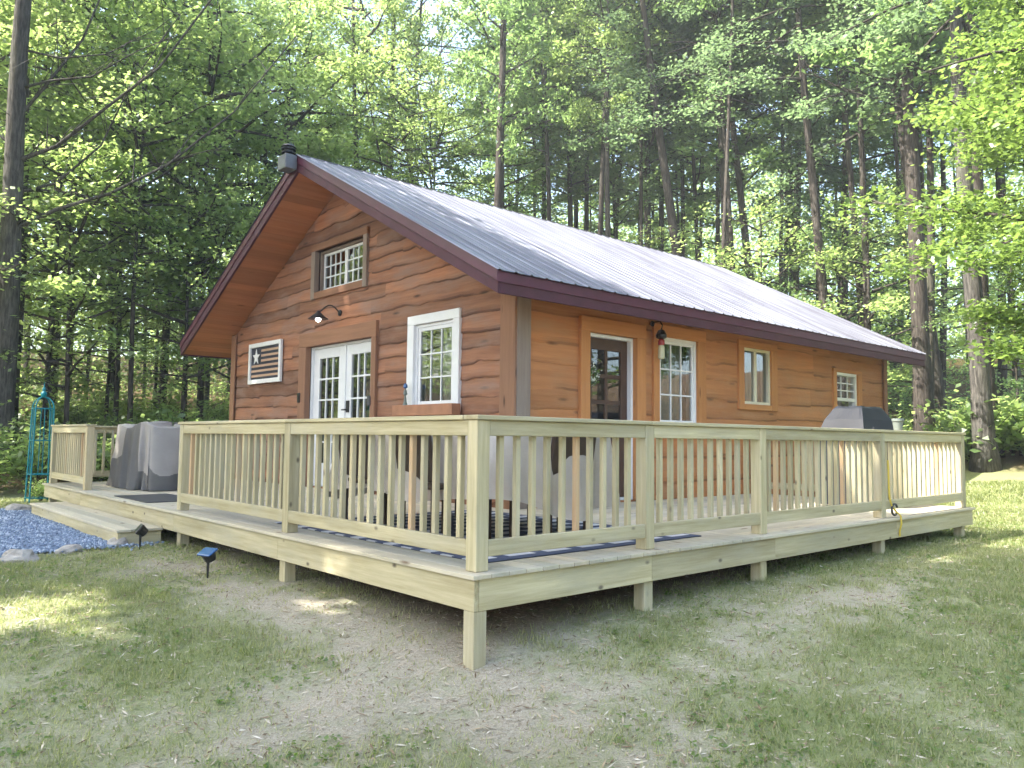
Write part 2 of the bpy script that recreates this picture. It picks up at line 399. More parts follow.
def blocked(X, Y):
    if X > .05 and Y > .05 and X < 8.3 and Y < 11.3 and (X > .7 and Y > .7): return True
    if -.5 < X < 0 and 5.3 < Y < 9.6: return True
    return in_gravel(X, Y)
GRAV = [(-.18, 5.15), (-.9, 5.3), (-1.7, 4.95), (-2.9, 5.2), (-4.6, 7.4), (-4.2, 9.6), (-2.2, 10.6), (-.5, 10.3), (-.18, 9.7)]
def in_gravel(X, Y):
    c = False; j = len(GRAV)-1
    for i in range(len(GRAV)):
        xi, yi = GRAV[i]; xj, yj = GRAV[j]
        if (yi > Y) != (yj > Y) and X < (xj-xi)*(Y-yi)/(yj-yi)+xi: c = not c
        j = i
    return c
def grass():
    V = []; T = []
    n = 0; fwd = YAW
    while n < 440000:
        r = 1.8+ (random.random()**.8)*15; a = fwd+random.uniform(-1.1, 1.0)
        X = CAM.x+r*math.cos(a); Y = CAM.y+r*math.sin(a)
        if random.random() > min(1, (r/9+.25)): continue
        g, l = cover(X, Y)
        p = .06+.94*sm(.12, .85, g+.45*noise.noise(Vector((X*4.1, Y*4.1, 6.)))+random.uniform(-.1, .1))
        if l > .7 or random.random() > p+.03 or blocked(X, Y): n += .15; continue
        far = 1+max(0, r-6)*.08
        tuft = noise.noise(Vector((X*2.3, Y*2.3, 9.)))
        h = random.uniform(.02, .055)*(.75+.9*max(0, tuft+.1))*(.8+.5*g); w = random.uniform(.0020, .0042)*far
        th = random.uniform(0, 2*math.pi); le = random.uniform(.2, 1.3)*h; z = G(X, Y)-.004
        dx, dy = math.cos(th)*w, math.sin(th)*w; lx, ly = math.cos(th+1.57)*le, math.sin(th+1.57)*le
        V.append(((X-dx, Y-dy, z), (X+dx, Y+dy, z), (X+lx, Y+ly, z+h)))
        dry = random.random()
        T.append(min(1, max(0, (1.05-1.05*g)*.9+random.uniform(-.28, .28)+(.4 if dry > .7 else 0)))); n += 1
    me = quads('lawn_grass', np.array(V), 'grass', np.array(T), per=3)
    tag(link('lawn_grass', me), 'thin patchy lawn grass, green to straw coloured, growing round the deck', 'grass', kind='stuff')
grass()
def debris():
    V = []; T = []
    while len(V) < 78000:
        r = 1.8+(random.random()**.75)*13; a = YAW+random.uniform(-1.1, 1.0)
        X = CAM.x+r*math.cos(a); Y = CAM.y+r*math.sin(a)
        if in_gravel(X, Y) or (-.5 < X < 0 and 5.3 < Y < 9.6): continue
        if X > 2 and Y > 2: continue
        z = G(X, Y)+.003; s = random.uniform(.003, .010)*(1+max(0, r-5)*.06); th = random.uniform(0, 6.28); el = random.choice((1., 1., 2.2, 4.))
        ax = Vector((math.cos(th), math.sin(th), random.uniform(-.3, .3)))*s*el; bx = Vector((-math.sin(th), math.cos(th), random.uniform(-.5, .5)))*s*.6
        c = Vector((X, Y, z+abs(ax.z)+abs(bx.z))); V.append((c-ax, c-bx, c+ax, c+bx)); T.append(random.random()**1.1)
    me = quads('dry_debris', np.array([[tuple(p) for p in q] for q in V]), 'debris', np.array(T))
    tag(link('dry_debris', me), 'dry leaf bits, straw and small stones scattered over the lawn', 'debris', kind='stuff')
debris()
def weeds():
    P_ = []; T = []
    while len(P_) < 20000:
        r = 1.8+(random.random()**.8)*12; a = YAW+random.uniform(-1.1, 1.0); X = CAM.x+r*math.cos(a); Y = CAM.y+r*math.sin(a)
        if blocked(X, Y) or noise.noise(Vector((X*1.1, Y*1.1, 14.)))+.25*random.random() < .18 or cover(X, Y)[0] < .38: continue
        for k in range(4): P_.append((X+random.gauss(0, .018), Y+random.gauss(0, .018), G(X, Y)+random.uniform(.008, .03))); T.append(random.uniform(.2, 1))
    me = quads('lawn_weeds', leaf_quads(np.array(P_), .026, np.random.default_rng(3), .35, .8), 'leaf_maple', np.array(T))
    tag(link('lawn_weeds', me), 'small round leaved weeds mixed into the lawn', 'weeds', kind='stuff')
def gravel():
    mb = MB(); mb.face([(x, y, G0(x, y)+.028) for x, y in GRAV]); me = mb
    # fan of small triangles so that the sheet follows the ground
    mb = MB(); st = .25
    xs = np.arange(-4.8, 0, st); ys = np.arange(4.8, 10.8, st)
    for x in xs:
        for y in ys:
            if in_gravel(x+st/2, y+st/2): mb.face([(px, py, G(px, py)+.022) for px, py in ((x, y), (x+st, y), (x+st, y+st), (x, y+st))])
    tag(mb.build('gravel_path', 'gravel_base'), kind='structure')
    V = []; T = []; k = 0
    base = [(1, 0, 0), (0, 1, 0), (-1, 0, 0), (0, -1, 0), (0, 0, 1)]
    while k < 26000:
        X = random.uniform(-4.8, 0); Y = random.uniform(4.8, 10.8)
        jx, jy = X+random.gauss(0, .08), Y+random.gauss(0, .08)
        if not in_gravel(jx, jy) or (-.47 < X and 5.3 < Y < 9.6): continue
        k += 1; s = random.uniform(.009, .021); rot = Matrix.Rotation(random.uniform(0, 6.28), 3, Vector((random.gauss(0, 1), random.gauss(0, 1), random.gauss(0, 1))).normalized())
        c = Vector((X, Y, G(X, Y)+.022+s*.35))
        p = [c+rot@Vector((x*s*random.uniform(.7, 1.2), y*s*random.uniform(.7, 1.2), z*s*.8)) for x, y, z in base]; t = random.random()
        q = c-rot@Vector((0, 0, s*.7))
        for i in range(4):
            V.append((p[i], p[(i+1) % 4], p[4])); T.append(t); V.append((p[(i+1) % 4], p[i], q)); T.append(t)
    me = quads('gravel', np.array([[tuple(p) for p in q] for q in V]), 'gravel', np.array(T), per=3)
    tag(link('gravel', me), 'blue grey crushed stone spread before the wooden step', 'gravel', kind='stuff')
gravel()
def rock(x, y, r, label, sq=.6, seed=0, group=None):
    bm = bmesh.new(); bmesh.ops.create_icosphere(bm, subdivisions=3, radius=1)
    rr = random.Random(seed); ax = [rr.uniform(.75, 1.25) for _ in range(2)]; th = rr.uniform(0, 6.28)
    for v in bm.verts:
        n = noise.noise(v.co*1.3+Vector((seed*7.1, 0, 0)))*.35+noise.noise(v.co*3.+Vector((seed, 2, 0)))*.12
        v.co *= (1+n)*r; v.co.x *= ax[0]; v.co.y *= ax[1]; v.co.z = max(v.co.z*sq, -.25*r); v.co.rotate(Matrix.Rotation(th, 3, 'Z'))
    me = bpy.data.meshes.new('rock'); bm.to_mesh(me); bm.free(); me.materials.append(M['rock'])
    o = link('rock', me, loc=(x, y, G(x, y)+.15*r)); tag(o, label, 'rock', group)
rock(-.42, 5.42, .12, 'rounded pale fieldstone between the gravel and the near end of the step', .75, 3, 'stones edging the gravel')
rock(-.92, 5.25, .11, 'low whitish flat topped stone at the middle of the gravel edge', .55, 5, 'stones edging the gravel')
rock(-1.4, 4.98, .14, 'wide grey stone at the left end of the gravel edge', .6, 8, 'stones edging the gravel')
rock(-.55, 9.95, .16, 'grey stone beside the far end of the wooden step', .6, 12, 'stones edging the gravel')
rock(1.9, 1.1, .2, 'round grey stone lying in the shadow under the deck', .6, 15)

# ================================================================== DECK
DX, DY, DW = 8.246, 11.175, 3.13
deck = thing('wooden_deck', (0, 0, -.5), 'L shaped deck of new pale treated pine raised on short posts round the cabin', 'deck')
mb = MB(); w = .138; y = 0.0
def board(x0, x1, y0, y1, mi):
    mb.box(x0, x1, y0, y1, -.028, random.uniform(-.0015, .0), mi, .003, tint=random.random())
k = 0; x = 0.0
while x < DW-.02:          # gable side: boards along Y
    x1 = min(x+w, DW-.012); cuts = [0., random.uniform(2.5, 4.5), random.uniform(6.2, 8.5), DY]
    for a, b in zip(cuts, cuts[1:]): board(x, x1, a+(.002 if a else 0), b-.002, 1)
    x = x1+.005
y = 0.0
while y < DW-.03:          # long side: boards along X
    y1 = min(y+w, DW-.015); cuts = [DW, random.uniform(4.6, 6.4), DX]
    for a, b in zip(cuts, cuts[1:]): board(a+.002, b-.002, y, y1, 0)
    y = y1+.005
mb.build('decking', ['deck_x', 'deck_y'], deck)
RIM = (.22, .0295)
def rim(name, x0, x1, y0, y1, mat): m_ = MB(); m_.box(x0, x1, y0, y1, -.2193, -.0295, 0, .004); return m_.build(name, mat, deck)
for a, b in ((.066, 1.70), (1.702, 3.42), (3.422, 5.93), (5.932, DX-.03)): rim('rim_board', a, b, .028, .066, 'pine_x')
for a, b in ((.028, 2.62), (2.622, 5.1), (5.102, 8.9), (8.902, DY-.03)): rim('rim_board', .028, .064, a, b, 'pine_y')
rim('rim_board', DX-.068, DX-.03, .068, DW, 'pine_y'); rim('rim_board', .066, DW, DY-.068, DY-.03, 'pine_x')
for yy in (1.1, 2.2): rim('joist', .07, DW if yy > 3 else DX-.07, yy, yy+.04, 'pine_x')
for xx in (1.1, 2.2): rim('joist', xx, xx+.04, 2.25, DY-.07, 'pine_y')
PW = .100
def sup(x, y):
    m_ = MB(); m_.box(x, x+PW, y, y+PW, G0(x, y)-.15, -.2195 if (x < .05 or y < .05) else -.05, 0, .004); m_.build('support_post', 'pine_z', deck)
sup(.031, .031)
for x in (1.66, 3.24, 5.62, 7.95): sup(x, .068)
for y in (2.56, 5.0, 7.2, 9.3, 10.9): sup(.068, y)
for x, y in ((1.66, 2.4), (3.24, 2.4), (5.62, 2.4), (7.95, 2.6), (2.4, 2.56), (2.4, 5.0), (2.4, 7.2), (2.4, 10.9)): sup(x, y)

st = thing('deck_step', (-.24, 7.4, -.37), 'long low pine step along the gravel side of the deck', 'step')
mb = MB()
for a, b in ((-.47, -.325), (-.32, -.175), (-.17, -.005)): mb.box(a, b, 5.32, 9.55, -.222, -.194, 0, .003, tint=random.random())
mb.build('tread', 'deck_y', st)
mb = MB(); mb.box(-.45, -.412, 5.35, 9.52, -.42, -.223, 0, .003); mb.build('riser', 'pine_y', st)
for yy in (5.35, 9.482): mb = MB(); mb.box(-.411, -.01, yy, yy+.038, -.42, -.223, 0, .003); mb.build('end_board', 'pine_x', st)

# ------------------------------------------------------------------ railings
RI = .0824
def proto_baluster(name):
    m_ = MB(); m_.box(-.019, .019, -.019, .019, .13, .88, 0, .003); o = m_.build(name, 'pine_z'); return o
BAL = proto_baluster('baluster'); BAL_USED = [False]
def put_baluster(x, y, parent):
    if not BAL_USED[0]:
        BAL_USED[0] = True; o = BAL; o.parent = parent; o.location = Vector((x, y, 0))-ORG[parent.name]
    else: o = dup(BAL, parent, Vector((x, y, 0))-ORG[parent.name])
def railing(label, axis, c, posts, lo=None, hi=None, inner=1, ends=(True, True), n_gap=None, capmit=(0, 0)):
    """axis 'x' or 'y'; c = outer face coordinate on the other axis; posts = list of start coordinates of the 0.1 m posts."""
    a0, a1 = posts[0], posts[-1]+PW
    base = (a0, c, 0) if axis == 'x' else (c, a0, 0)
    t = thing('deck_railing', base, label, 'railing')
    def bx(u0, u1, d0, d1, z0, z1, name, mat, ch=.004):
        d0, d1 = sorted((c+inner*d0, c+inner*d1)); m_ = MB()
        if axis == 'x': m_.box(u0, u1, d0, d1, z0, z1, 0, ch)
        else: m_.box(d0, d1, u0, u1, z0, z1, 0, ch)
        return m_.build(name, mat, t)
    for i, p in enumerate(posts):
        if (i == 0 and not ends[0]) or (i == len(posts)-1 and not ends[1]): continue
        bx(p, p+PW, 0, PW, .0005, .9195, 'post', 'pine_z')
    m = 'pine_'+axis
    cuts = [a0-.015+capmit[0]]+[p+PW/2 for k, p in enumerate(posts[1:-1]) if k % 2 == 0]+[a1+.015+capmit[1]]
    for u, v in zip(cuts, cuts[1:]): bx(u+.001, v-.001, -.018, .125, .92, .9485, 'cap_board', m)
    for p, q in zip(posts, posts[1:]):
        u0, u1 = p+PW, q
        bx(u0+.001, u1-.001, .004, .040, .822, .9192, 'top_rail', m); bx(u0+.001, u1-.001, .004, .040, .086, .186, 'bottom_rail', m)
        n = max(1, round((u1-u0)/.132)-1); n = n if n_gap is None else n_gap
        for k in range(n):
            u = u0+(u1-u0)*(k+1)/(n+1)+random.uniform(-.004, .004); d = c+inner*.0600
            if axis == 'x': put_baluster(u, d, t)
            else: put_baluster(d, u, t)
    return t
railing('long front railing with five posts facing the lawn on the right', 'x', RI, [RI, 1.70, 3.28, 5.70, DX-RI-PW], inner=1)
railing('railing along the gable side, from the near corner post to the step opening', 'y', RI, [RI, 2.57, 5.08], ends=(False, True), capmit=(.145, 0))
railing('short end railing on the right side of the deck beside the grill', 'y', DX-RI, [RI, 3.00], inner=-1, ends=(False, True), capmit=(.145, 0))
railing('short railing between the step opening and the far left deck corner', 'y', RI, [8.92, DY-RI-PW], inner=1, n_gap=16)
railing('back railing behind the grey covered grill at the far deck end', 'x', DY-RI, [RI, 1.55, 3.0], inner=-1, ends=(False, True), capmit=(.145, 0))

# ================================================================== CABIN
A, B, A2, B2 = 3.18, 3.172, 13.033, 11.209
YR, ZR, ZE, YE, X0, X1, T = 7.281, 5.045, 2.5815, 2.601, 2.39, 13.627, .246
KS = (ZR-ZE)/(YR-YE); YE2 = 2*YR-YE
roofz = lambda y: ZR-KS*abs(y-YR)
cabin = thing('log_cabin', (A, B, 0), 'brown live edge plank cabin with ribbed silver metal roof and maroon trim', 'cabin')
gab = lambda u, z, d: (A-d, u, z)             # gable wall: u = Y, outward = -X
sid = lambda u, z, d: (u, B-d, z)             # long side wall: u = X, outward = -Y
bak = lambda u, z, d: (u, B2+d, z)
end = lambda u, z, d: (A2+d, u, z)
OPEN_G = [(4.30, 5.16, 1.20, 2.32), (6.53, 8.02, 3.14, 3.82), (6.22, 8.22, .02, 2.26)]
OPEN_S = [(4.38, 5.30, .02, 2.17), (5.80, 6.70, 1.0, 2.25), (7.93, 8.74, 1.39, 2.28), (10.98, 11.83, 1.28, 2.09)]
def siding(fn, u0, u1, z0, ztop, pitch, openings, mat, seed, flip, amp=.020, dbot=.036, du=.045, blen=(1.4, 3.4)):
    rr = random.Random(seed); m_ = MB(); zk = z0; brk = sorted({a for o in openings for a in o[:2]})
    rowp = None
    def quad(a, b, c_, d_, **at):
        m_.face([a, b, c_, d_] if not flip else [d_, c_, b, a], 0, **at)
    while zk < 6:
        h = pitch*rr.uniform(.80, 1.22); zn = zk+h
        u = u0; ph = [rr.uniform(0, 6.28) for _ in range(4)]
        while u < u1-1e-6:
            L = rr.uniform(*blen); ue = min(u1, u+L)
            if u1-ue < .5: ue = u1
            fr = [rr.uniform(1.0, 2.2), rr.uniform(3., 5.), rr.uniform(7., 10.)]; tint = rr.random(); off = rr.uniform(-.016, .016); pj = [rr.uniform(0, 6.28) for _ in range(3)]
            dips = [(rr.uniform(u, ue), rr.uniform(.05, .16), rr.uniform(-.06, .03)) for _ in range(rr.choice((0, 1, 1, 2)))]
            wv = lambda x: off+amp*(.7*math.sin(fr[0]*x+pj[0])+1.5*noise.noise(Vector((x*2.2, pj[1]*9, 0)))+.6*noise.noise(Vector((x*6.5, pj[2]*9, 0)))+.25*noise.noise(Vector((x*17, pj[0]*9, 0))))+sum(k*math.exp(-((x-c_)/s_)**2) for c_, s_, k in dips)*min(1, amp/.02)
            gl = rr.uniform(.8, 1.15)
            us = sorted(set([u, ue]+[q for q in brk if u < q < ue]+list(np.arange(u+du, ue-du*.3, du))))
            for a, b in zip(us, us[1:]):
                zt_lim = [ztop(a), ztop(b)]
                za, zb = zk+wv(a), zk+wv(b); ta, tb = zn+.07, zn+.07
                if za > zt_lim[0]-.005 and zb > zt_lim[1]-.005: continue
                iv = [(-9., 9.)]
                for o in openings:
                    if o[0]-1e-6 <= a and b <= o[1]+1e-6: iv = [(x, min(y, o[2])) for x, y in iv if x < o[2]]+[(max(x, o[3]), y) for x, y in iv if y > o[3]]
                for lo, hi in iv:
                    pa = max(za, lo); pb = max(zb, lo); qa = min(ta, hi, max(pa, zt_lim[0])); qb = min(tb, hi, max(pb, zt_lim[1]))
                    if qa-pa < .004 and qb-pb < .004: continue
                    ts = (0., .08, .2, .55, 1.)
                    def D(z, zz): t_ = max(0, min(1, (z-zz)/(h+.07))); return gl*(dbot*(1-.62*t_)*(.85 if t_ < .02 else 1.0))+.006
                    ra = [pa+(qa-pa)*t_ for t_ in ts]; rb = [pb+(qb-pb)*t_ for t_ in ts]
                    for j in range(4):
                        bk = (.9, .3, 0., 0.)[j]*(max(0., min(1., (noise.noise(Vector((a*1.3, pj[0]*5, 1.)))+.30)*2.2)) if pa == za else 0)
                        quad(fn(a, ra[j], D(ra[j], za)), fn(b, rb[j], D(rb[j], zb)), fn(b, rb[j+1], D(rb[j+1], zb)), fn(a, ra[j+1], D(ra[j+1], za)), tint=tint, bark=bk)
                    quad(fn(a, pa, -.01), fn(b, pb, -.01), fn(b, pb, D(pb, zb)), fn(a, pa, D(pa, za)), tint=tint, bark=1.)
            for e in (u, ue):   # board ends
                if e in (u0, u1): continue
                z1 = min(zn, ztop(e))
                if any(o[0] < e < o[1] and not (z1 < o[2] or zk > o[3]) for o in openings) or zk+.03 > z1: continue
            u = ue
        zk = zn
    # inner lining with the same openings
    us = sorted({u0, u1, *brk, *np.arange(u0+.08, u1-.03, .1).tolist()}); zs = sorted({z0, 6., *[z for o in openings for z in o[2:]]})
    for a, b in zip(us, us[1:]):
        for c_, d_ in zip(zs, zs[1:]):
            if any(o[0] <= a+1e-6 and b-1e-6 <= o[1] and o[2] <= c_+1e-6 and d_-1e-6 <= o[3] for o in openings): continue
            t1, t2 = min(d_, max(c_, ztop(a))), min(d_, max(c_, ztop(b)))
            if t1-c_ < 1e-4 or t2-c_ < 1e-4: continue
            for dd, mi in ((-.012, 0), (-.13, 1)): m_.face([fn(a, c_, dd), fn(b, c_, dd), fn(b, t2, dd), fn(a, t1, dd)][::1 if not flip else -1], mi, tint=.2, bark=0.)
    return m_.build('wall', [mat, 'dark'], cabin)
soff = lambda y: roofz(y)-T
wall_g = siding(gab, B+.0, B2, -.45, lambda u: soff(u)-.004, .222, OPEN_G, 'siding_y', 11, True)
wall_s = siding(sid, A, A2, -.45, lambda u: soff(B)-.004, .29, OPEN_S, 'siding_x', 22, False, amp=.013, dbot=.017)
siding(bak, A, A2, -.45, lambda u: soff(B2)-.004, .29, [], 'siding_x', 33, True, du=.4)
siding(end, B, B2, -.45, lambda u: soff(u)-.004, .25, [], 'siding_y', 44, False, du=.4)
# floor inside
mb = MB(); mb.box(A+.14, A2-.14, B+.14, B2-.14, -.1, .02, 0, 0); mb.build('floor', 'dark', cabin)
# corner boards
def cb(pts, mat='trim_grey', name='corner_board'): m_ = MB(); m_.box(*pts, 0, .006); m_.build(name, mat, cabin)
cb((A-.085, A-.048, B-.066, B+.20, -.3, soff(B)-.02), 'trim_brown_z'); cb((A-.047, A+.17, B-.072, B-.037, -.3, soff(B)-.03))
cb((A-.08, A-.05, B2-.13, B2+.06, -.3, soff(B2)-.012), 'trim_brown_z'); cb((A2-.10, A2+.04, B-.07, B-.038, -.3, soff(B)-.03), 'trim_brown_z')

# ------------------------------------------------------------------ roof
roof = None
mb = MB()
def roof_sheet(m_, sgn):
    per = .229; x = X0-.035; prof = []
    while x < X1+.03:
        for dx, dz in ((0, 0), (.018, .015), (.036, .015), (.054, 0), (.13, .0), (.142, .004), (.154, 0)):
            if x+dx < X1+.03: prof.append((x+dx, dz))
        x += per
    prof.append((X1+.03, 0.))
    ye = YR-sgn*(YR-YE+.045); nseg = 14
    for (xa, da), (xb, db) in zip(prof, prof[1:]):
        for i in range(nseg):
            y0 = ye+(YR-ye)*i/nseg; y1 = ye+(YR-ye)*(i+1)/nseg
            wob = lambda X, Y: .0035*noise.noise(Vector((X*1.3, Y*.8, sgn)))
            q = [(xa, y0, roofz(y0)+.012+da+wob(xa, y0)), (xb, y0, roofz(y0)+.012+db+wob(xb, y0)), (xb, y1, roofz(y1)+.012+db+wob(xb, y1)), (xa, y1, roofz(y1)+.012+da+wob(xa, y1))]
            m_.face(q if sgn > 0 else q[::-1])
roof_sheet(mb, 1); roof_sheet(mb, -1)
roof = mb.build('roof', 'roof', cabin)
mb = MB()      # ridge closure: dark strip between the ribs
mb.hexa([(X0+.05, YR-.05, ZR-.03), (X1, YR-.05, ZR-.03), (X1, YR+.05, ZR-.03), (X0+.05, YR+.05, ZR-.03), (X0+.05, YR-.012, ZR+.028), (X1, YR-.012, ZR+.028), (X1, YR+.05, ZR+.022), (X0+.05, YR+.05, ZR+.022)], 0, 0)
mb.build('ridge_strip', 'dark_grey', roof)
mb = MB()      # soffit boards
for sgn in (1, -1):
    y = YE+.03; bw = .14
    while y < YR-.001:
        y1 = min(y+bw-.004, YR)
        ya, yb = (y, y1) if sgn > 0 else (2*YR-y, 2*YR-y1)
        cuts = [X0+.045, X0+.045+random.uniform(2.5, 4), random.uniform(8, 10), X1-.045]
        for a, b in zip(cuts, cuts[1:]):
            q = [(a, ya, roofz(ya)-T+.012), (b-.002, ya, roofz(ya)-T+.012), (b-.002, yb, roofz(yb)-T+.012), (a, yb, roofz(yb)-T+.012)]
            mb.face(q[::-1] if sgn > 0 else q, tint=random.random())
        y += bw
    # backing so that no light leaks through the joints
    ya, yb = (YE+.03, YR) if sgn > 0 else (2*YR-YE-.03, YR)
    mb.face([(X0+.045, ya, roofz(ya)-T+.03), (X1-.045, ya, roofz(ya)-T+.03), (X1-.045, yb, roofz(yb)-T+.03), (X0+.045, yb, roofz(yb)-T+.03)], tint=0.)
mb.build('soffit', 'soffit', roof)
def rake(xf, xb, top, bot, y_in, y_out, name, mat, sgn):
    f = lambda y: YR-sgn*(YR-y); m_ = MB(); ys = (y_out, y_in)
    p = []
    for dz in (bot, top):
        for x, y in ((xf, y_out), (xb, y_out), (xb, y_in), (xf, y_in)): p.append((x, f(y), roofz(f(y))-dz))
    if sgn < 0: p = [p[i] for i in (3, 2, 1, 0, 7, 6, 5, 4)]
    m_.hexa(p, 0, .003); m_.build(name, mat, roof)
for sgn in (1, -1):
    yin = YR-.002
    rake(X0, X0+.04, .004, T+.004, yin, YE, 'barge_board', 'maroon_wood', sgn)
    rake(X0-.016, X0-.001, -.008, .115, yin, YE-.01, 'rake_trim', 'maroon', sgn)
    rake(X1-.04, X1, .004, T+.004, yin, YE, 'barge_board', 'maroon_wood', sgn)
    m_ = MB(); y0, y1 = (YE, YE+.03) if sgn > 0 else (2*YR-YE-.03, 2*YR-YE)
    m_.box(X0+.042, X1-.042, y0, y1, ZE-T+.0, ZE-.006, 0, .003); m_.build('eave_fascia', 'maroon_wood', roof)
    m_ = MB(); y0, y1 = (YE-.016, YE-.001) if sgn > 0 else (2*YR-YE+.001, 2*YR-YE+.016)
    m_.box(X0-.01, X1+.01, y0, y1, ZE-.13, ZE-.012, 0, .003); m_.build('drip_edge', 'maroon', roof)
mb = MB()   # vent stack at the front end of the ridge
vx, vy = X0-.10, YR+.10
mb.box(vx-.11, vx+.08, vy-.13, vy+.13, 4.81, 5.03, 0, .01); ven = mb.build('roof_vent', 'grey_metal', roof)
mb = MB(); mb.lathe([(.07, 5.03), (.07, 5.07), (.11, 5.072), (.11, 5.09), (.075, 5.092), (.075, 5.125), (.11, 5.127), (.11, 5.145), (.075, 5.147), (.075, 5.165), (.115, 5.167), (.09, 5.20), (.02, 5.21)], (vx, vy, 0), 20)
mb.build('vent_cap', 'black', ven)

# ------------------------------------------------------------------ windows and doors
def bx(fn, m_, u0, u1, z0, z1, d0, d1, ch=.003, mi=0):
    p = [Vector(fn(u, z, d)) for z in (z0, z1) for u, d in ((u0, d0), (u1, d0), (u1, d1), (u0, d1))]
    n = (p[1]-p[0]).cross(p[3]-p[0])
    if n.z < 0: p = [p[i] for i in (3, 2, 1, 0, 7, 6, 5, 4)]
    m_.hexa(p, mi, ch)
def frame(fn, m_, u0, u1, z0, z1, w, d0, d1, wb=None, wt=None):
    wb = w if wb is None else wb; wt = w if wt is None else wt
    bx(fn, m_, u0, u0+w, z0, z1, d0, d1); bx(fn, m_, u1-w, u1, z0, z1, d0, d1)
    if wb > 0: bx(fn, m_, u0+w+.0005, u1-w-.0005, z0, z0+wb, d0, d1)
    if wt > 0: bx(fn, m_, u0+w+.0005, u1-w-.0005, z1-wt, z1, d0, d1)
def grid(fn, m_, u0, u1, z0, z1, nu, nz, w, d0, d1):
    for i in range(1, nu): u = u0+(u1-u0)*i/nu; bx(fn, m_, u-w/2, u+w/2, z0, z1, d0, d1, .001)
    for j in range(1, nz):
        z = z0+(z1-z0)*j/nz
        for i in range(nu):
            a = u0+(u1-u0)*i/nu+(w/2 if i else 0); b = u0+(u1-u0)*(i+1)/nu-(w/2 if i < nu-1 else 0); bx(fn, m_, a, b, z-w/2, z+w/2, d0, d1, .001)
def pane(fn, u0, u1, z0, z1, d, parent):
    m_ = MB(); p = [fn(u0, z0, d), fn(u1, z0, d), fn(u1, z1, d), fn(u0, z1, d)]
    n = (Vector(p[1])-Vector(p[0])).cross(Vector(p[3])-Vector(p[0])); out = Vector(fn(0, 0, 1))-Vector(fn(0, 0, 0))
    m_.face(p if n.dot(out) > 0 else p[::-1]); return m_.build('pane', 'glass', parent)
def casing(fn, o, wl, wr, wt, wb, mu, mz, parent, d1=.072, name='casing', wav=False):
    u0, u1, z0, z1 = o
    for (a, b, c_, d_, mat) in ((u0-wl, u0, z0-wb, z1, mz), (u1, u1+wr, z0-wb, z1, mz), (u0-wl, u1+wr, z1+.001, z1+wt, mu)):
        if b-a > .001: m_ = MB(); bx(fn, m_, a, b, c_, d_, -.012, d1, .005); m_.build(name, mat, parent)
    if wb > 0: m_ = MB(); bx(fn, m_, u0+.001, u1-.001, z0-wb, z0, -.012, d1, .005); m_.build(name, mat if mu is None else mu, parent)

# window beside the near corner, gable side (white casing)
o = OPEN_G[0]; m_ = MB(); frame(gab, m_, o[0]-.005, o[1]+.005, o[2], o[3], .04, -.125, .03); w = m_.build('window', 'white', cabin); tag(w, 'white six over grid window beside the near corner of the gable wall')
w['label'] = 'white framed nine pane window with white casing above the cedar box'
casing(gab, o, .135, .15, .125, .10, 'white', 'white', w, .078)
m_ = MB(); i = (o[0]+.04, o[1]-.04, o[2]+.04, o[3]-.04); frame(gab, m_, *i, .05, -.03, .018); s_ = m_.build('sash', 'white', w)
m_ = MB(); g = (i[0]+.05, i[1]-.05, i[2]+.05, i[3]-.05); grid(gab, m_, *g, 3, 3, .020, -.012, .012); m_.build('muntins', 'white', w); pane(gab, *g, 0.0, w)
# attic window
o = OPEN_G[1]; m_ = MB(); frame(gab, m_, *o, .035, -.128, -.03); w = m_.build('window', 'trim_grey', cabin); w['label'] = 'small wide attic window with many white muntins high in the gable'
casing(gab, o, .11, .12, .11, .11, 'trim_brown_y', 'trim_grey', w, .075)
mid = (o[0]+o[1])/2
for a, b in ((o[0]+.036, mid-.001), (mid+.001, o[1]-.036)):
    m_ = MB(); q = (a, b, o[2]+.036, o[3]-.036); frame(gab, m_, *q, .04, -.12, -.08); s_ = m_.build('sash', 'white', w)
for a, b in ((o[0]+.036, mid-.001), (mid+.001, o[1]-.036)):
    g = (a+.04, b-.04, o[2]+.076, o[3]-.076); m_ = MB(); grid(gab, m_, *g, 4, 3, .022, -.108, -.088); m_.build('muntins', 'white', w); pane(gab, *g, -.10, w)
# french doors
o = OPEN_G[2]; m_ = MB(); frame(gab, m_, o[0], o[1], .02, o[3], .035, -.128, -.02, wb=.03); w = m_.build('french_door', 'white', cabin); w['label'] = 'white double french door with narrow glass panes'
casing(gab, o, .125, .24, .23, 0, 'trim_brown_y', 'trim_brown_z', w, .085)
mid = 7.18
for a, b in ((o[0]+.037, mid-.002), (mid+.002, o[1]-.037)):
    m_ = MB(); frame(gab, m_, a, b, .055, o[3]-.037, .19, -.10, -.055, wb=.33, wt=.16); m_.build('door_leaf', 'white', w)
for a, b in ((o[0]+.037, mid-.002), (mid+.002, o[1]-.037)):
    g = (a+.19, b-.19, .385, o[3]-.197); m_ = MB(); grid(gab, m_, *g, 3, 5, .026, -.092, -.062); m_.build('muntins', 'white', w); pane(gab, *g, -.078, w)
m_ = MB(); bx(gab, m_, mid-.045, mid+.04, .06, o[3]-.04, -.054, -.035); m_.build('astragal', 'white', w)
m_ = MB(); bx(gab, m_, 7.02, 7.10, 1.18, 1.36, -.054, -.035); m_.tube([gab(7.06, 1.22, -.04), gab(7.06, 1.22, .01), gab(7.13, 1.22, .015)], .012); m_.build('handle', 'black', w)
